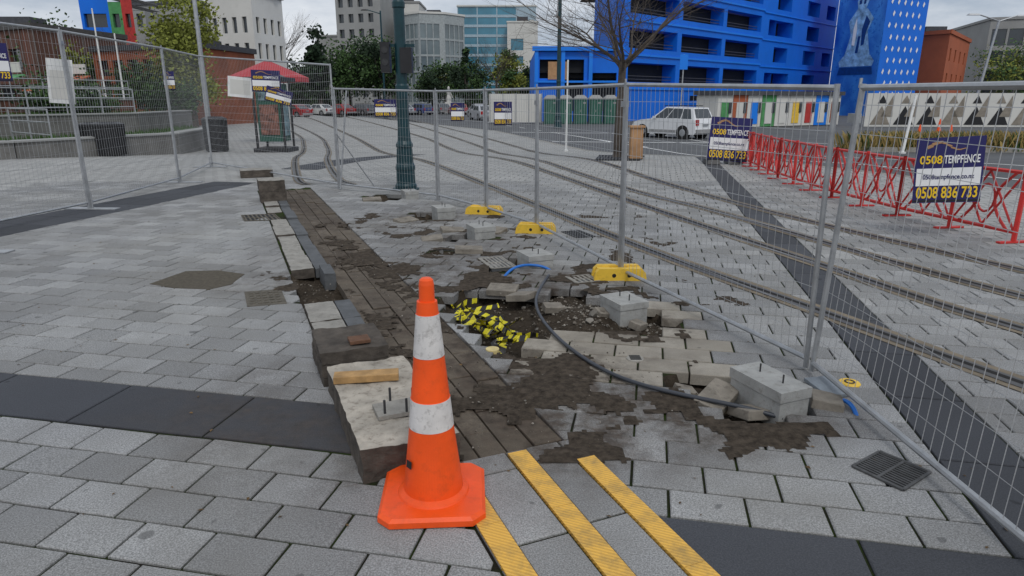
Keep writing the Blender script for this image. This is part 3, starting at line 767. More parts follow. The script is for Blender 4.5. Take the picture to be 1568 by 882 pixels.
# ---------------------------------------------------------------- lamp posts
def teal_post(x,y,H,r,box=False,name='street_lamp'):
    mb=MB(); z0=zt(y)
    pr=[(1.9*r,0),(1.9*r,.08),(1.65*r,.12),(1.6*r,.35),(1.7*r,.37),(1.7*r,.42),(1.4*r,.5),(1.3*r,.75),(1.45*r,.77),(1.45*r,.82),(1.15*r,.88),(r,1.1),(.98*r,1.75),(1.12*r,1.77),(1.12*r,1.83),(.95*r,1.86),(.9*r,3.1),(1.05*r,3.12),(1.05*r,3.2),(.86*r,3.24),(.75*r,H)]
    mb.lathe((x,y,z0),pr,24); mb.cyl((x,y,z0),(x,y,z0+.03),2.3*r,2.3*r,20)
    for k in range(12):
        a=k*math.pi/6; mb.cyl((x+1.45*r*math.cos(a),y+1.45*r*math.sin(a),z0+.13),(x+1.22*r*math.cos(a),y+1.22*r*math.sin(a),z0+.74),.18*r,.15*r,5)
    mb.cyl((x,y,z0+H-.3),(x-1.4,y,z0+H+.1),.5*r,.4*r,8); mb.box((x-1.7,y,z0+H+.08),(.7,.25,.12),1,taper=.7)
    if box:
        mb.box((x-.25,y-.05,2.30),(.16,.2,.5),1); mb.box((x+.11,y-.05,2.25),(.2,.2,.42),1); mb.cyl((x-.25,y-.16,2.42),(x-.25,y-.14,2.42),.06,.06,12,2); mb.cyl((x-.25,y-.16,2.22),(x-.25,y-.14,2.22),.06,.06,12,2)
        mb.box((x,y,2.5),(.5,.04,.05),0)
    mb.make(name,[m_teal,m_black,m_iron],smooth=False)
teal_post(-1.95,12.30,7,.105,True); teal_post(3.3,49.3,11,.16); teal_post(-29.4,76,12,.2); teal_post(-39.2,118,16,.25) ; teal_post(-14,76,11,.12)
def pole(x,y,H,r,mat,name='pole',top=None):
    mb=MB(); mb.cyl((x,y,zt(y)),(x,y,zt(y)+H),r,r*.75,10,0); mb.cyl((x,y,zt(y)),(x,y,zt(y)+.06),r*2,r*2,10,0); mb.lathe((x,y,zt(y)+H),[(r*.8,0),(r*.9,.03),(0,.08)],10)
    if top: mb.box((x+top[3],y-.05,zt(y)+top[2]),(top[0],.04,top[1]),1)
    mb.make(name,[mat,m_blue2 if top else mat])
pole(-11.9,26.9,9,.09,m_steel); pole(2.1,26.3,3.3,.04,m_white); pole(10.8,44.1,4.6,.05,m_steel,'street_sign',(.5,.9,4.2,0)); pole(-27,46,7.5,.06,m_white); pole(-25.8,46,6,.06,m_white)
mb=MB(); mb.cyl((14.6,25.3,-.35),(14.95,25.6,1.75),.05,.05,8); mb.cyl((14.6,25.3,-.35),(14.6,25.3,-.3),.12,.12,8); mb.make('marker_post',[m_white])
mb=MB(); mb.cyl((37.4,56,-.4),(38.3,56,7.6),.12,.08,10); mb.cyl((38.3,56,7.5),(36.6,56,8.0),.05,.05,8); mb.box((36.2,56,8.0),(1.0,.3,.12),0,taper=.7); mb.cyl((38.3,56,7.5),(39.6,56,7.9),.05,.05,8); mb.box((40,56,7.9),(1.0,.3,.12),0,taper=.7); mb.make('street_lamp',[m_steel])
mb=MB(); mb.box((3.47,19.0,.42),(.36,.3,.84),0,taper=.9); mb.box((3.47,19.0,.87),(.42,.36,.06),0); mb.make('timber_bollard',[m_tan],bevel=.01)
grate([(2.3,18.6),(3.5,18.5),(3.9,19.9),(2.6,20.1)],12,[m_iron,m_void],'tree_grate')

# ---------------------------------------------------------------- trees
def bare_tree(x,y,H,r0,seed,name='bare_tree',spread=1.0,fork=.42,levels=5,mat=m_bark,limbs=5):
    rng=random.Random(seed); mb=MB()
    def br(p,d,L,r,lv):
        segs=5 if lv<2 else 3; q=p.copy(); rend=.45
        for i in range(segs):
            d2=(d+Vector((rng.uniform(-1,1),rng.uniform(-1,1),rng.uniform(-.5,.7)))*.17).normalized()
            q2=q+d2*L/segs; ra=r*(1-(1-rend)*i/segs); rb=r*(1-(1-rend)*(i+1)/segs)
            mb.cyl(q,q2,ra,rb,7 if lv<2 else 4 if lv<3 else 3,0,False)
            q=q2;d=d2
            if lv<levels and i>=1-(lv>0) :
                for _ in range(1 if rng.random()<.6 else 2):
                    ax=Vector((rng.uniform(-1,1),rng.uniform(-1,1),rng.uniform(-.3,.3))).normalized()
                    nd=(d*.8+ax*spread*rng.uniform(.5,1.0)).normalized()
                    br(q,nd,L*rng.uniform(.45,.75),max(.0028,r*rng.uniform(.28,.42)),lv+1)
        if lv<levels: br(q,d,L*.6,max(.003,r*rend),lv+1)
    z0=zt(y); base=Vector((x,y,z0)); top=Vector((x+.05,y,z0+H*fork))
    mb.cyl(base,base+Vector((0,0,.15)),r0*1.4,r0*1.1,10); mb.cyl(base+Vector((0,0,.15)),top,r0*1.1,r0*.9,10)
    for k in range(limbs):
        a=k*6.283/limbs+rng.uniform(-.3,.3); br(top-Vector((0,0,.3*rng.random())),Vector((math.cos(a)*.8*spread,math.sin(a)*.8*spread,rng.uniform(.6,1.1))).normalized(),H*.33,r0*.42,1)
    return mb.make(name,[mat])
bare_tree(3.04,19.54,6.2,.12,5,levels=4,spread=1.05,fork=.43,limbs=8)
def leafy(x,y,H,cr_,mats,seed,name='leafy_tree',n=2600,ls=.3,trunk=.3,cone=False,z0=None,sq=1):
    rng=random.Random(seed); mb=MB(); z0=zt(y) if z0 is None else z0
    zc=z0+H*(1+trunk)/2; rh=H*(1-trunk)/2
    mb.cyl((x,y,z0),(x,y,z0+H*.75),H*.025+.05,.05,7,2,False)
    cl=[]
    for k in range(30):
        while True:
            u=Vector((rng.uniform(-1,1),rng.uniform(-1,1),rng.uniform(-1,1)))
            if u.length<1: break
        if cone: f=(1-u.z)/2*.9+.1; p=Vector((x+u.x*cr_*f,y+u.y*cr_*f,zc+u.z*rh))
        else: p=Vector((x+u.x*cr_,y+u.y*cr_,zc+u.z*rh))
        cl.append((p,rng.uniform(.14,.32)*cr_*(.7 if cone else 1),rng.random()))
        if k%3==0: mb.cyl((x,y,z0+H*.35),p,H*.01+.02,.02,4,2,False)
    for i in range(n):
        p,r,t=rng.choice(cl); q=p+Vector((rng.gauss(0,1),rng.gauss(0,1),rng.gauss(0,.8)))*r
        a=Vector((rng.uniform(-1,1),rng.uniform(-1,1),rng.uniform(-1,1))).normalized()*ls*rng.uniform(.5,1); b_=a.orthogonal().normalized()*a.length*.7
        mb.quad(q-a-b_*.4,q+a*.3-b_,q+a+b_*.4,q-a*.3+b_,0 if t<.55 else 1)
    return mb.make(name,[mats[0],mats[1],m_bark])
leafy(-21.3,46,8.8,2.1,(lf_l,lf_l),1,n=8500,ls=.14,trunk=.12)
leafy(-37.5,58,8.0,2.6,(lf_g,lf_l),2,n=4500,ls=.18,trunk=.2)
leafy(-26.5,50,4.6,1.7,(lf_g,lf_d),4,n=3000,ls=.14,trunk=.15)
leafy(-25.5,92,11,2.6,(lf_d,lf_d),2,'conifer_tree',n=3500,ls=.35,trunk=.05,cone=True)
bare_tree(-31,92,13,.22,8,levels=4,spread=.7)
for k,(x,y,H,r,mm) in enumerate(((-25,107,10.5,3.8,(lf_g,lf_d)),(-19,103,10.2,3.6,(lf_g,lf_d)),(-21.5,112,11,4.2,(lf_d,lf_g)),(-12,125,8.5,3.6,(lf_d,lf_g)),(-15,130,7,3,(lf_l,lf_g)),(-.8,120,9.5,2.6,(lf_l,lf_g)),(-8.5,140,9,3.5,(lf_d,lf_g)),(4,130,8,3,(lf_g,lf_d)),(76,108,10.5,5,(lf_g,lf_l)),(88,110,9,5,(lf_g,lf_d)),(-34,110,8,3.5,(lf_g,lf_d)))):
    leafy(x,y,H,r,mm,20+k,n=3600,ls=.28,trunk=.22)
leafy(-7,105,9.5,1.2,(lf_d,lf_g),50,'conifer_tree',n=900,ls=.3,trunk=.05,cone=True)
bare_tree(-2.5,110,11,.2,9,levels=4,spread=.7); bare_tree(-38,70,9,.2,10,levels=4,spread=.8); bare_tree(12,118,13,.25,13,levels=4,spread=.8)
mb=MB(); rng=random.Random(3)
for i in range(12000):
    x=rng.uniform(-190,30); y=rng.uniform(165,180); hmax=5.5+2.5*math.sin(x*.21)+1.5*math.sin(x*.67+1)+1.2*math.sin(x*1.9)
    z=rng.uniform(-.3,hmax); q=Vector((x,y,z)); a=Vector((rng.uniform(-1,1),rng.uniform(-1,1),rng.uniform(-1,1))).normalized()*.6; b_=a.orthogonal().normalized()*.5
    mb.quad(q-a,q-b_,q+a,q+b_,0 if math.sin(x*.9)+math.sin(z*1.3+x*.3)>0 else 1)
mb.make('distant_trees',[lf_d,lf_g])

# ---------------------------------------------------------------- buildings
def grid(L,s0,pitch,w,rows,skip=()):
    o=[];s=s0;k=0
    while s+w<=L-.2:
        for (a,b_) in rows: o.append((s,s+w,a,b_))
        s+=pitch;k+=1
    return o
def building(name,P,z1,mats,rows,pitch=3,w=1.6,s0=.8,depth=.25,z0=-.5,faces=(0,),parapet=.4,extra=None):
    mb=MB(); n=len(P)
    for i in range(n):
        p,q=P[i],P[(i+1)%n]; L=math.hypot(q[0]-p[0],q[1]-p[1])
        ops=grid(L,s0,pitch,w,rows) if i in faces else []
        mb.facade(p,q,z0,z1,ops,depth)
    mb.prism(P,z1-.05,z1-.02,2)
    for i in range(n):
        p,q=Vector(P[i]),Vector(P[(i+1)%n]); d=q-p;L=d.length; c=(p+q)/2
        mb.box((c.x,c.y,z1+parapet/2-.003),(L+.3,.35,parapet),3,rz=math.atan2(d.y,d.x))
    cx=sum(p[0] for p in P)/n; cy=sum(p[1] for p in P)/n
    mb.box((cx,cy,z1+.9),(3,2.2,1.6),2); mb.box((cx+2.6,cy,z1+.5),(1.2,1.2,.9),3)
    return mb.make(name,mats)
# blue parking building
mb=MB()
p0=(10.4,66);p1=(30.4,86);p2=(46.6,102.2); s2=math.sqrt(2)
FL=((3.2,5.0),(6.3,8.1),(9.4,11.2),(12.5,14.3))
ops=[]
for (a,b_) in FL:
    for k in range(3): ops.append((.9+k*9.2,.9+k*9.2+8.4,a,b_))
mb.facade(p0,p1,-.5,16,ops,1.6,0,1)
ops2=[]
for j,(a,b_) in enumerate(((3.0,4.8),(6.1,7.9),(9.2,11.0),(12.3,14.1))):
    if j%2==0: ops2+= [(1.5,8.5,a,b_),(13,17,a,b_)]
    else: ops2+= [(3.5,7.5,a,b_),(12.5,16.5,a,b_),(19,22,a,b_)]
mb.facade(p1,p2,-.5,16,ops2,1.6,0,1)
mb.facade((10.4,90),p0,-.5,16,[],1,0,1); mb.prism([p0,p1,p2,(40,115),(10.4,110)],15.9,15.95,2)
d=Vector((1,1,0))/s2; nn=Vector((1,-1,0))/s2
for (a,b_) in FL:
    for zz_ in (.3,.6):
        c=Vector((*p0,0))+d*14.2+nn*-.5; mb.box((c.x,c.y,a+zz_),(27,.05,.06),3,rz=math.pi/4)
for z in (2.6,5.7,8.8,11.9):
    c=Vector((*p0,0))+d*14.1+nn*.05; mb.box((c.x,c.y,z),(28.4,.16,.18),4,rz=math.pi/4)
    c=Vector((*p1,0))+d*11.5+nn*.05; mb.box((c.x,c.y,z-.2),(23,.16,.12),4,rz=math.pi/4)
mb.box((32,83,1.7),(34,.8,.5),5,rz=.69)
mb.make('blue_parking_building',[m_blue,m_void,m_roof,M('rail_dark',(.06,.06,.07),.6),m_blue2,m_void])
mb=MB()
mb.facade((2.2,66),(10.38,66),-.5,6.0,[(.4,2.2,3.5,5.2),(2.8,4.6,.5,5.2),(5.2,7.7,.5,4.0)],.6); mb.facade((2.2,86),(2.2,66),-.5,6,[],.6); mb.prism([(2.2,66),(10.38,66),(10.38,86),(2.2,86)],5.9,5.95,2)
for x in (2.3,4.8,7.4): mb.box((x,65.85,2.9),(.35,.3,6.8),3)
mb.box((6.2,65.8,6.15),(8.6,.45,.4),3); mb.box((6.2,65.8,3.2),(8.2,.3,.18),3); mb.box((4.3,65.9,4.2),(1.8,.05,1.6),4)
mb.make('blue_annex_building',[m_blue,m_void,m_roof,m_blue2,m_tan])
# mural tower
m_mural,nt,b=newmat('mural'); tc=N(nt,'ShaderNodeTexCoord').outputs['Object']
v=N(nt,'ShaderNodeTexVoronoi'); v.inputs['Scale'].default_value=.55; mpp=N(nt,'ShaderNodeMapping'); nt.links.new(tc,mpp.inputs[0]); mpp.inputs['Scale'].default_value=(1,1,.45)
dn=N(nt,'ShaderNodeTexNoise'); dn.inputs['Scale'].default_value=.8; nt.links.new(tc,dn.inputs[0])
va=N(nt,'ShaderNodeVectorMath',operation='ADD'); nt.links.new(mpp.outputs[0],va.inputs[0]); nt.links.new(dn.outputs['Color'],va.inputs[1]); nt.links.new(va.outputs[0],v.inputs[0])
cc=ramp(nt,v.outputs['Distance'],.1,.8,(.0,.06,.42),(.05,.26,.70))
cc=mixc(nt,ramp(nt,noi(nt,2.2,6,.7,tc),.55,.6),cc,(.01,.12,.50)); nt.links.new(cc,b.inputs['Base Color'])
mb=MB()
T=[(42.0,92),(45.0,86),(52.6,90.5),(50,98)]
mb.facade(T[0],T[1],-.5,22,[],.3,0,0); mb.facade(T[1],T[2],-.5,22,[],.3,1,1); mb.facade(T[2],T[3],-.5,22,[],.3,1,1); mb.facade(T[3],T[0],-.5,22,[],.3,1,1); mb.prism(T,21.9,21.95,1)
d=(Vector(T[2])-Vector(T[1])); L=d.length; d/=L; nn=Vector((d.y,-d.x))
for r in range(13):
    for c in range(6):
        s=1.0+c*1.35+(.65 if r%2 else 0); z=2.2+r*1.35
        if s>L-.5: continue
        p=Vector(T[1])+d*s+nn*.03; wd=.24; hh=.36
        mb.quad((p.x-d.x*wd,p.y-d.y*wd,z-.1),(p.x+.0,p.y,z-hh),(p.x+d.x*wd,p.y+d.y*wd,z+.1),(p.x,p.y,z+hh),2)
d=(Vector(T[1])-Vector(T[0])); L=d.length; d/=L; nn=Vector((d.y,-d.x))
def pl(pts,off,mat):
    mb.add([((Vector(T[0])+d*s+nn*off).x,(Vector(T[0])+d*s+nn*off).y,z) for s,z in pts],[tuple(range(len(pts)))],mat)
pl([(1.2,5.6),(5.8,5.6),(6,6.2),(5.4,6.9),(1.6,6.9),(1.0,6.2)],.04,3); pl([(1.0,4.6),(6.0,4.6),(5.8,5.5),(1.2,5.5)],.04,4)
pl([(1.7,6.9),(5.3,6.9),(5.0,8.0),(4.6,9.8),(5.2,11.2),(4.2,12.4),(2.8,12.4),(1.8,11),(2.3,9.4),(2.0,8)],.03,3); pl([(2.9,12.4),(4.0,12.4),(4.3,13.3),(3.9,14.3),(3.1,14.3),(2.7,13.3)],.05,3); pl([(2.6,8.2),(3.0,8.1),(3.1,10.0),(2.9,11.4),(2.6,10.2)],.05,2); pl([(3.9,8),(4.3,8.2),(4.4,9.6),(4.8,10.8),(4.2,11.6),(3.8,10)],.05,4); pl([(3.2,7.2),(3.6,7.2),(3.7,9.2),(3.4,9.2)],.05,4); pl([(3.0,12.9),(3.3,13.0),(3.3,13.5),(2.95,13.4)],.06,4); pl([(3.6,12.9),(3.9,13.0),(3.9,13.5),(3.6,13.4)],.06,4)
mb.make('mural_tower_building',[m_mural,m_blue,m_wtext,M('mural_light',(.24,.44,.68),.6,0,.6,1.5,.5,dcol=(.02,.12,.4)),M('mural_dark',(.0,.04,.2),.6)])
building('terracotta_building',[(55,97),(57.5,93),(70,108),(60,112)],9.9,[m_orangew,m_glassd,m_roof,m_orangew],[(3.5,5),(6.6,8.2)],4.5,1.2,2,faces=(1,),parapet=.5)
building('dark_office_building',[(78,116),(110,104),(120,130),(85,140)],14,[m_gwall,m_glassd,m_roof,m_gwall],[(1,3.2),(4,6.2),(7,9.2),(10,12.6)],2.4,2.1,.4,depth=.15)
building('glass_office_building',[(-15.3,200),(6.7,200),(6.7,225),(-15.3,225)],26.5,[M('pale_mullion',(.36,.46,.52),.5),m_glassb,m_roof,m_wwall],[(1+2.6*k,2.9+2.6*k) for k in range(10)],5.5,5.2,.2,depth=.15)
building('white_office_building',[(-1.3,193),(7.0,193),(7.0,199),(-1.3,199)],21.6,[m_wwall,m_glassb,m_roof,m_wwall],[(6,9),(10.5,13),(14.5,17.5)],4.0,3.4,1.0,depth=.2)
building('curved_glass_building',[(-23.5,150),(-19,146),(-14,147.5),(-10.2,152),(-12,170),(-23.5,170)],18.5,[M('mullion',(.35,.38,.38),.5),m_glassg,m_roof,m_wwall],[(1+3.2*k,3.8+3.2*k) for k in range(5)],1.4,1.2,.1,depth=.12,faces=(0,1,2))
building('apartment_building',[(-37,150),(-27,147),(-26,160),(-37,160)],26,[m_gwall,m_glassd,m_roof,m_gwall],[(2+3*k,3.7+3*k) for k in range(8)],2.3,1.2,.6,depth=.5)
building('apartment_building',[(-27.5,158),(-20.5,158),(-20.5,170),(-27.5,170)],22,[m_wwall,m_glassd,m_roof,m_gwall],[(2+3*k,3.7+3*k) for k in range(6)],1.8,1.0,.6,depth=.4)
building('apartment_building',[(-47,170),(-38,168),(-36,185),(-47,185)],16,[m_gwall,m_glassd,m_roof,m_gwall],[(2+3*k,3.7+3*k) for k in range(4)],2.3,1.2,.6,depth=.4)
building('white_hotel_building',[(-29.0,68),(-24.0,66),(-22.8,71),(-28.2,74)],11.0,[m_wwall,m_glassd,m_roof,m_wwall],[(3.0,4.4),(5.3,6.7),(7.6,9.0)],1.2,.55,.5,depth=.2,faces=(0,1),parapet=.6)
building('grey_hall_building',[(-52,92),(-39,88),(-37,100),(-50,104)],13,[m_gwall,m_glassd,m_roof,m_roof],[(6,8),(10,11.5)],5,1.5,2,depth=.2)
mb=MB()
for (x0,x1,mi,z1) in ((-43.5,-40.6,0,12),(-40.6,-39.3,1,11),(-39.3,-38.2,2,11.4),(-38.2,-37,3,10.2)):
    mb.facade((x0,72),(x1,72),-.5,z1,[(.3,x1-x0-.3,8.6,9.9),(.3,x1-x0-.3,5.6,7)],.3,mi,4); mb.prism([(x0,72),(x1,72),(x1,80),(x0,80)],z1-.03,z1,3)
mb.facade((-37,72),(-37,80),-.5,10.2,[],.3,3,4)
mb.make('coloured_apartment_building',[m_blue,m_greenw,m_redw,m_gwall,m_glassd])
building('orange_clad_building',[(-34,57),(-23.2,52.5),(-22,60),(-31,65)],5.3,[m_orangew2,m_glassd,m_roof,M('fascia',(.05,.05,.055),.6)],[(.8,3.0),(3.4,4.6)],1.7,1.2,.4,depth=.4)
building('brown_brick_building',[(-52,62),(-36.5,54),(-35,64),(-50,72)],6.8,[m_brick,m_glassd,m_roof,M('fascia2',(.07,.065,.06),.6)],[(1,2.6),(3.8,5.4)],2.6,1.7,.6,depth=.3)
building('dark_pavilion_building',[(-60,44),(-37,39),(-36,46),(-60,52)],4.2,[m_brick,m_glassd,m_roof,M('fascia3',(.035,.035,.04),.6)],[(.5,3)],2.8,2.3,.4,depth=.8)
building('city_office_building',[(22,180),(48,176),(48,195),(22,195)],12,[m_gwall,m_glassg,m_roof,m_gwall],[(2,4),(6,8)],3,2,.5)

# ---------------------------------------------------------------- hoardings, toilets, containers
mb=MB()
mb.box((.3,60,.85),(4.6,.08,2.4),0)
for k in range(5): mb.box((-1.9+k*1.12,59.93,.85),(.06,.06,2.5),1)
mb.make('site_hoarding',[m_wwall,m_steel])
m_ld=M('toilet_door',(.03,.12,.085),.5)
for k in range(5):
    mb=MB(); x=3.3+k*1.28;y=59.2;z0=-.45
    mb.box((x,y,z0+1.05),(1.12,1.1,2.1),0); mb.box((x,y-.56,z0+1.0),(.8,.03,1.8),1); mb.box((x,y-.58,z0+1.1),(.05,.03,.2),2)
    mb.add([(x-.6,y-.6,z0+2.1),(x+.6,y-.6,z0+2.1),(x+.6,y+.6,z0+2.1),(x-.6,y+.6,z0+2.1),(x-.3,y-.3,z0+2.4),(x+.3,y-.3,z0+2.4),(x+.3,y+.3,z0+2.4),(x-.3,y+.3,z0+2.4)],[(4,5,6,7),(0,1,5,4),(1,2,6,5),(2,3,7,6),(3,0,4,7)],2)
    mb.box((x+.3,y-.57,z0+1.75),(.25,.02,.12),2)
    mb.make('portable_toilet',[m_loo,m_ld,m_gwall])
P0=Vector((14.4,51));P1=Vector((26.4,57.5)); cols=[m_wwall,m_orangew,m_wwall,m_greenw,m_yel,m_wwall,m_redw,m_blue2,m_wwall]
dd=(P1-P0)/9
mb=MB()
for k in range(9):
    c=P0+dd*(k+.5); rz=math.atan2(dd.y,dd.x)
    mb.box((c.x,c.y,.75),(dd.length-.05,2.2,2.3),k if k%2 else 0,rz=rz); 
    n=Vector((dd.y,-dd.x)).normalized(); e=c+n*1.12; mb.box((e.x,e.y,.6),(dd.length*.5,.05,1.6),(k*2+3)%9,rz=rz); e=c+n*1.14; mb.box((e.x+.4,e.y+.2,1.0),(.3,.05,.8),10,rz=rz)
c=(P0+P1)/2; mb.box((c.x,c.y,2.05),(14,2.6,.3),9,rz=math.atan2(dd.y,dd.x))
mb.make('painted_container_row',cols+[m_roof,m_glassd])
mb=MB(); a=Vector((27.5,53.5));b_=Vector((47,52)); d=(b_-a);L=d.length;d/=L;rz=math.atan2(d.y,d.x);n=Vector((d.y,-d.x)); c=(a+b_)/2
mb.box((c.x,c.y,.8),(L,.1,2.5),0,rz=rz)
k=0;s=.4
while s<L-1.8:
    for (m_,tr) in ((1 if k%3 else 2,[(0,-.3),(.75,1.1),(1.5,-.3)]),(2 if k%2 else 1,[(.4,1.3),(1.1,1.3),(.75,1.9)]),(2,[(.75,.3),(1.5,1.9),(1.62,.3)])):
        pts=[a+d*(s+u)+n*(.07+.004*m_) for u,_ in tr]; mb.add([(p.x,p.y,z) for p,(_,z) in zip(pts,tr)],[(0,1,2)],m_)
    s+=1.75;k+=1
mb.make('patterned_hoarding',[m_wwall,m_black,M('pattern_taupe',(.25,.22,.18),.7)])
mb=MB(); rng=random.Random(4)
for i in range(7500):
    t=rng.random(); x=14.8+t*16+rng.uniform(-1.2,1.2); y=28.2-t*1.0+rng.uniform(-.9,.9); h=rng.uniform(.4,.8); a=rng.uniform(0,6.28); w=.025; lx,ly=math.cos(a)*h*.45,math.sin(a)*h*.45
    mb.add([(x-w,y,-.4),(x+w,y,-.4),(x+lx*.5+w,y+ly*.5,-.4+h*.7),(x+lx,y+ly,-.4+h)],[(0,1,2,3)],0 if rng.random()<.75 else 1)
mb.make('tussock_grass',[lf_y,lf_g])
mb=MB(); mb.box((23,26.9,-.36),(17,.2,.2),0,rz=-.06); mb.box((23,29.4,-.36),(17,.2,.2),0,rz=-.06); mb.box((14.5,28.4,-.36),(.2,2.5,.2),0); mb.make('garden_kerb',[m_conc])
for x,y in ((20.3,34),(21.6,33.6),(27.5,44)):
    mb=MB(); mb.box((x,y,-.43),(.4,.4,.04),0); mb.lathe((x,y,-.42),[(.15,0),(.09,.3),(.09,.45),(.03,.8),(0,.82)],12,[0,1,0,0]); mb.make('traffic_cone',[m_orange,m_refl])

# ---------------------------------------------------------------- cars
m_bump=M('bumper',(.3,.3,.3),.6)
def car(x,y,yaw,paint,suv=False,L=4.4,W=1.75,Hc=1.45,name='parked_car'):
    mb=MB(); z0=zt(y)-.1; mb.T=Matrix.Translation((x,y,z0))@Matrix.Rotation(yaw,4,'Z')
    gh=.55*Hc
    lower=[(-L/2,.35),(-L/2+.05,.75*gh/.8),(-L/2+.1,gh+.1),(-L*.2,gh+.16),(L*.14,gh+.14),(L*.36,gh+.04),(L*.46,gh-.08),(L/2-.02,gh-.28),(L/2,.4),(L/2-.1,.25),(-L/2+.1,.25)]
    n=len(lower)
    vs=[(a,-W/2,b_) for a,b_ in lower]+[(a,W/2,b_) for a,b_ in lower]
    mb.add(vs,[tuple(range(n)),tuple(range(n,2*n))]+[(i,(i+1)%n,n+(i+1)%n,n+i) for i in range(n)],0)
    if suv: top=[(-L/2+.10,gh+.1),(-L/2+.38,Hc-.05),(-L*.02,Hc),(L*.19,gh+.12)]
    else: top=[(-L*.42,gh+.12),(-L*.25,Hc-.03),(L*.05,Hc),(L*.26,gh+.1)]
    wi=.17
    vs=[(top[0][0],-W/2+.03,top[0][1]),(top[1][0],-W/2+wi,top[1][1]),(top[2][0],-W/2+wi,top[2][1]),(top[3][0],-W/2+.03,top[3][1])]
    vs+=[(a,-b_,c) for a,b_,c in vs]
    mb.add(vs,[(0,1,2,3),(4,5,6,7),(1,2,6,5),(0,1,5,4),(2,3,7,6)],0)
    for s in (0,4):
        A_,B_,C_,D_=[Vector(vs[s+i]) for i in range(4)]; out=Vector((0,-.012 if s==0 else .012,0))
        for t0,t1 in (((.07,.30),(.325,.64),(.665,.95)) if suv else ((.14,.48),(.52,.9))):
            mb.quad(A_.lerp(D_,t0).lerp(B_.lerp(C_,t0),.06)+out,A_.lerp(D_,t1).lerp(B_.lerp(C_,t1),.06)+out,A_.lerp(D_,t1).lerp(B_.lerp(C_,t1),.90)+out,A_.lerp(D_,t0).lerp(B_.lerp(C_,t0),.90)+out,1)
    for (i,j,ox) in ((0,1,-.015),(3,2,.02)):
        a=Vector(vs[i]);b1=Vector(vs[j]);c=Vector(vs[i+4]);d1=Vector(vs[j+4]); o=Vector((ox,0,.012))
        mb.quad(a.lerp(c,.08).lerp(b1.lerp(d1,.08),.12)+o,a.lerp(c,.92).lerp(b1.lerp(d1,.92),.12)+o,a.lerp(c,.92).lerp(b1.lerp(d1,.92),.9)+o,a.lerp(c,.08).lerp(b1.lerp(d1,.08),.9)+o,1)
    for wx in (-L*.31,L*.32):
        for s in (-1,1):
            mb.cyl((wx,s*(W/2-.2),.33),(wx,s*(W/2+.006),.33),.40,.40,16,2); mb.cyl((wx,s*(W/2-.2),.33),(wx,s*(W/2+.015),.33),.33,.33,16,2); mb.cyl((wx,s*(W/2+.015),.33),(wx,s*(W/2+.025),.33),.2,.17,10,4)
    for s in (-1,1):
        mb.box((-L/2-.01+.03,s*(W/2-.16),gh*.95),(.08,.2,.3),3); mb.box((L/2-.06,s*(W/2-.25),gh-.2),(.12,.35,.14),4); mb.box((L*.12,s*(W/2+.08),gh+.2),(.12,.16,.12),0)
        mb.box((-.1,s*(W/2+.002),gh*.62),(.012,.008,gh*.7),2); mb.box((-.95,s*(W/2+.002),gh*.7),(.012,.008,gh*.5),2)
    mb.box((-L/2+.0,0,.42),(.14,W*.96,.2),5); mb.box((L/2-.02,0,.4),(.12,W*.96,.2),5); mb.box((-L/2-.02,0,.75),(.03,.45,.12),4)
    if suv:
        for s in (-1,1): mb.box((-L*.16,s*(W/2-.24),Hc+.05),(L*.36,.04,.04),2); mb.box((0,s*(W/2+.003),.40),(L*.42,.03,.14),5)
    mb.make(name,[paint,m_glassd,m_tyre,m_lampr,m_steel,m_bump],bevel=.03)
car(8.85,37.8,math.atan2(3.1,-2.6),m_cardw,True,4.3,1.75,1.66)
paints=[M('car_'+k,c,.3,0,.05,2,spec=.7) for k,c in (('red',(.35,.02,.02)),('silver',(.45,.46,.48)),('grey',(.12,.12,.13)),('blue',(.03,.06,.2)),('pale',(.65,.65,.63)))]
for k,(x,y,yw) in enumerate(((-27.6,88,2.6),(-25.0,89,2.6),(-22.6,90,2.6),(-20.2,91,2.6),(-17.8,92,2.5),(-15.2,93,2.5),(-12.8,94,2.4),(-25.5,80,2.7),(-4.0,82,1.9),(-7.5,95,1.9),(-10.2,99,2),(-28.8,83,2.7),(-5.2,104,1.8),(-3.0,70,1.9))):
    car(x,y,yw,paints[[1,4,0,2,4,1,3,0,1,0,2,4,2,1][k]],k%3==0)
mb=MB(); mb.box((-9.6,105,.4),(1.4,1.4,1.6),0,taper=.8); mb.lathe((-9.6,105,1.2),[(.35,0),(.4,.5),(.28,1.0),(.36,1.5),(.12,1.75),(.2,1.95),(.15,2.2),(0,2.3)],10); mb.cyl((-9.3,105,2.5),(-9.0,105,1.8),.09,.06,6); mb.make('statue',[m_wwall])

# ---------------------------------------------------------------- info kiosk + umbrella
mb=MB(); x,y=-9.1,26.2;z0=zt(y)
mb.box((x,y,z0+.08),(1.3,1.3,.16),0)
for sx in(-1,1):
    for sy in(-1,1): mb.cyl((x+sx*.52,y+sy*.52,z0),(x+sx*.52,y+sy*.52,z0+2.6),.05,.05,8)
mb.box((x,y,z0+1.45),(.9,.9,2.1),1); mb.box((x,y-.47,z0+1.2),(.7,.03,1.1),2); mb.box((x,y-.47,z0+2.15),(.7,.03,.5),3); mb.box((x+.47,y,z0+1.4),(.03,.7,1.6),3); mb.box((x,y,z0+2.66),(1.45,1.45,.14),0); mb.box((x,y,z0+2.8),(1.0,1.0,.15),0,taper=.5)
mb.make('information_kiosk',[m_black,m_loo,M('poster_red',(.20,.09,.065),.6,0,.9,5,.6),M('poster_blue',(.16,.25,.28),.6,0,.9,4,.5)],bevel=.01)
mb=MB(); x,y=-11.0,31.5;z0=zt(y); n=8
mb.cyl((x,y,z0),(x,y,z0+3.5),.04,.04,8,1); mb.cyl((x,y,z0),(x,y,z0+.1),.35,.35,12,1)
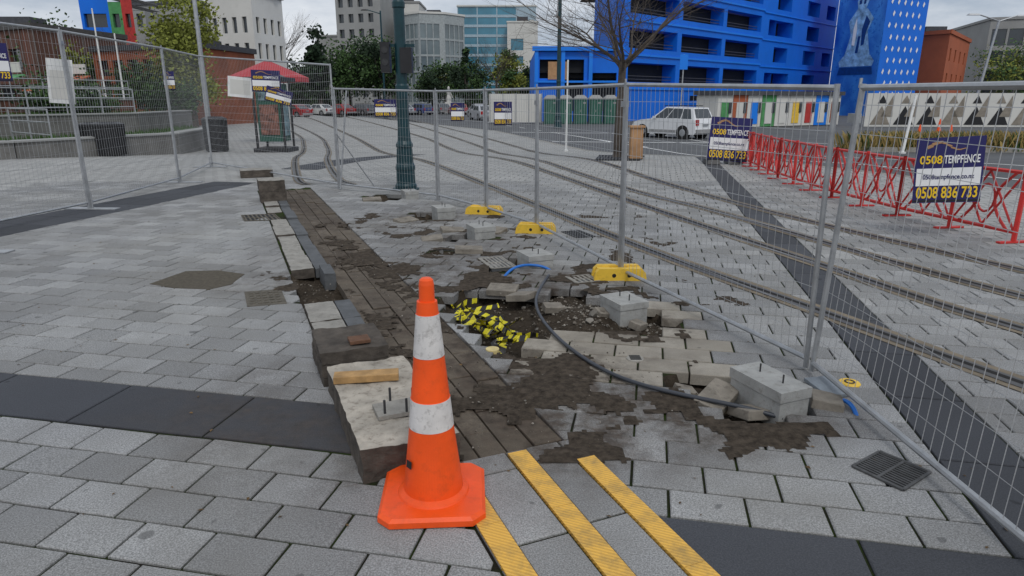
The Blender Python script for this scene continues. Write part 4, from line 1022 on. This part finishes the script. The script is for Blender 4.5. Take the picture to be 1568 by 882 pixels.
rim=[(x+1.75*math.cos(k*math.pi/4+.39),y+1.75*math.sin(k*math.pi/4+.39),z0+2.9) for k in range(n)]
for k in range(n):
    a,b_=rim[k],rim[(k+1)%n]; mb.add([a,b_,(x,y,z0+3.65)],[(0,1,2)],0); mb.quad(a,b_,(b_[0],b_[1],b_[2]-.2),(a[0],a[1],a[2]-.2),0); mb.cyl((x,y,z0+3.05),a,.012,.012,4,1)
mb.make('cafe_umbrella',[m_redc,m_steel])

# ---------------------------------------------------------------- left terraces
def wallrun(name,P,w,h,mat,z0=-.35):
    mb=MB()
    for p,q in zip(P,P[1:]):
        p=Vector(p);q=Vector(q);d=q-p;L=d.length;c=(p+q)/2; mb.box((c.x,c.y,z0+h/2),(L,w,h),0,rz=math.atan2(d.y,d.x)); mb.box((c.x,c.y,z0+h+.03),(L+.05,w+.1,.06),1,rz=math.atan2(d.y,d.x))
    mb.make(name,[mat,m_gwall],bevel=.01)
wallrun('seating_wall',[(-19,13.5),(-14.4,19.5),(-12.1,24.2),(-12.9,29)],.45,.75,m_twall)
wallrun('terrace_wall',[(-24,17),(-18.5,24),(-16,29),(-17,36)],.4,1.35,m_twall)
wallrun('terrace_wall',[(-30,24),(-24,31),(-21,38)],.4,1.9,m_brick)
mb=MB(); mb.prism([(-19,13.6),(-14.4,19.6),(-12.2,24.2),(-13,29),(-17,36),(-16,29),(-18.5,24),(-24,17)],-.3,.22,0); mb.prism([(-24,17.1),(-18.6,24),(-16.1,29),(-17,36),(-21,38),(-24,31),(-30,24)],-.3,.85,0); mb.make('lawn',[M('grass_mat',(.05,.085,.025),.95,0,.4,3,.3,.8)])
mb=MB(); rng=random.Random(8)
P1_=[(-24,17.1),(-18.6,24),(-16.1,29),(-17,36),(-21,38),(-24,31),(-30,24)]; P2_=[(-19,13.6),(-14.4,19.6),(-12.2,24.2),(-13,29),(-17,36),(-16,29),(-18.5,24),(-24,17)]
for i in range(16000):
    x=rng.uniform(-30,-12);y=rng.uniform(13,38)
    zb=.84 if inpoly(x,y,P1_) else .21 if inpoly(x,y,P2_) else None
    if zb is None: continue
    h=rng.uniform(.08,.24);a=rng.uniform(0,6.28); mb.add([(x-.025,y,zb),(x+.025,y,zb),(x+math.cos(a)*.05,y+math.sin(a)*.05,zb+h)],[(0,1,2)],0)
mb.make('grass_tufts',[lf_gr])
def rail(P,z0,h=1.0):
    mb=MB()
    for p,q in zip(P,P[1:]):
        p=Vector(p);q=Vector(q);L=(q-p).length;n=max(1,int(L/1.3))
        for zz_ in (h,h*.65,h*.3): mb.cyl((p.x,p.y,z0+zz_),(q.x,q.y,z0+zz_),.022,.022,6)
        for k in range(n+1): r_=p.lerp(q,k/n); mb.cyl((r_.x,r_.y,z0),(r_.x,r_.y,z0+h),.025,.025,6)
    mb.make('handrail',[m_steel])
rail([(-24,17.2),(-18.5,24.2),(-16,29.2)],1.0); rail([(-30,24),(-24,31),(-21,38)],1.55); rail([(-14.2,21),(-17,23.2)],.2,1.1)
for k,(x,y,H,r) in enumerate(((-27,34,1.6,1.6),(-24,37,1.8,1.7),(-31,33,2.2,2),(-20,41,1.6,1.6),(-35,30,2.2,1.8),(-19,39,1.4,1.2),(-22,33,1.1,1.2),(-19,31,.9,1.0))):
    leafy(x,y,H,r,(lf_g,lf_d),70+k,'shrub',n=1600,ls=.10,trunk=.02,z0=.9)
mb=MB()
for k,(x,y,mi) in enumerate(((-34.5,38.4,0),(-31.5,43,1),(-29,45.5,2))):
    mb.box((x,y,2.9),(2.8,1.0,.08),mi,rx=.3,rz=-.3); mb.box((x,y+.4,3.5),(2.6,.08,.6),3,rz=-.3); mb.box((x,y+.5,1.3),(2.6,.1,2.4),4,rz=-.3); mb.box((x,y+.42,1.3),(.9,.06,2.0),5,rz=-.3)
mb.make('shop_kiosk_row',[m_redc,m_greenw,m_orangew,m_wwall,m_brick,m_glassd])
def bin_(x,y,H,r):
    mb=MB(); z0=zt(y); mb.lathe((x,y,z0),[(r*.85,0),(r*.9,.05),(r,H*.85),(r*1.08,H*.86),(r*1.08,H*.92),(r*.7,H*.97),(r*.65,H*.9),(0,H*.88)],20)
    for k in range(16):
        a=k*.3927; mb.cyl((x+r*.92*math.cos(a),y+r*.92*math.sin(a),z0+.05),(x+r*1.03*math.cos(a),y+r*1.03*math.sin(a),z0+H*.85),.02,.02,4)
    mb.make('litter_bin',[m_black])
bin_(-11.3,26.0,1.35,.42); bin_(-12.9,21.8,1.1,.45); bin_(-13.6,22.2,1.1,.4)
mb=MB(); mb.T=Matrix.Translation((-26.5,41,.2))@Matrix.Rotation(-.3,4,'Z')
mb.box((0,0,1.2),(3.4,1.8,1.9),0); mb.box((-.2,-.92,1.45),(2.2,.05,.8),1); mb.box((-.2,-1.2,1.95),(2.4,.6,.05),2,rx=.3); mb.box((0,0,2.2),(3.5,1.9,.1),3); mb.cyl((-1,-.95,.3),(-1,-.75,.3),.3,.3,14,4); mb.cyl((1,-.95,.3),(1,-.75,.3),.3,.3,14,4)
mb.make('food_trailer',[m_wwall,m_void,m_orangew,m_roof,m_tyre],bevel=.02)

# ---------------------------------------------------------------- sky / light / camera
w=bpy.data.worlds.new('World');scene.world=w;w.use_nodes=True;nt=w.node_tree
bg=nt.nodes['Background'];sk=N(nt,'ShaderNodeTexSky',sky_type='NISHITA');sk.sun_disc=False
SE,SR=math.radians(50),math.radians(200)
sk.sun_elevation=SE;sk.sun_rotation=SR;sk.dust_density=4
tc=N(nt,'ShaderNodeTexCoord').outputs['Generated']
mp=N(nt,'ShaderNodeMapping');mp.inputs['Scale'].default_value=(1,1,3.2);nt.links.new(tc,mp.inputs[0])
cl=noi(nt,2.6,9,.62,mp.outputs[0]); cc=ramp(nt,cl,.36,.64,(4.0,4.7,5.7),(8.4,8.7,9.2))
c=mixc(nt,.88,sk.outputs[0],cc); nt.links.new(c,bg.inputs[0]); bg.inputs[1].default_value=.102
sl=bpy.data.lights.new('sun','SUN');sl.energy=1.1;sl.angle=math.radians(15);sl.color=(1,.985,.96);so=bpy.data.objects.new('sun',sl);COL.objects.link(so)
so.rotation_euler=(math.radians(40),0,math.radians(20))
cam=bpy.data.cameras.new('camera');cam.sensor_width=36;cam.lens=36*1018/1568;cam.clip_end=3000;cam.clip_start=.05
co=bpy.data.objects.new('camera',cam);COL.objects.link(co);co.location=(0,0,1.6);co.rotation_euler=(math.radians(90-15.85),0,0);scene.camera=co
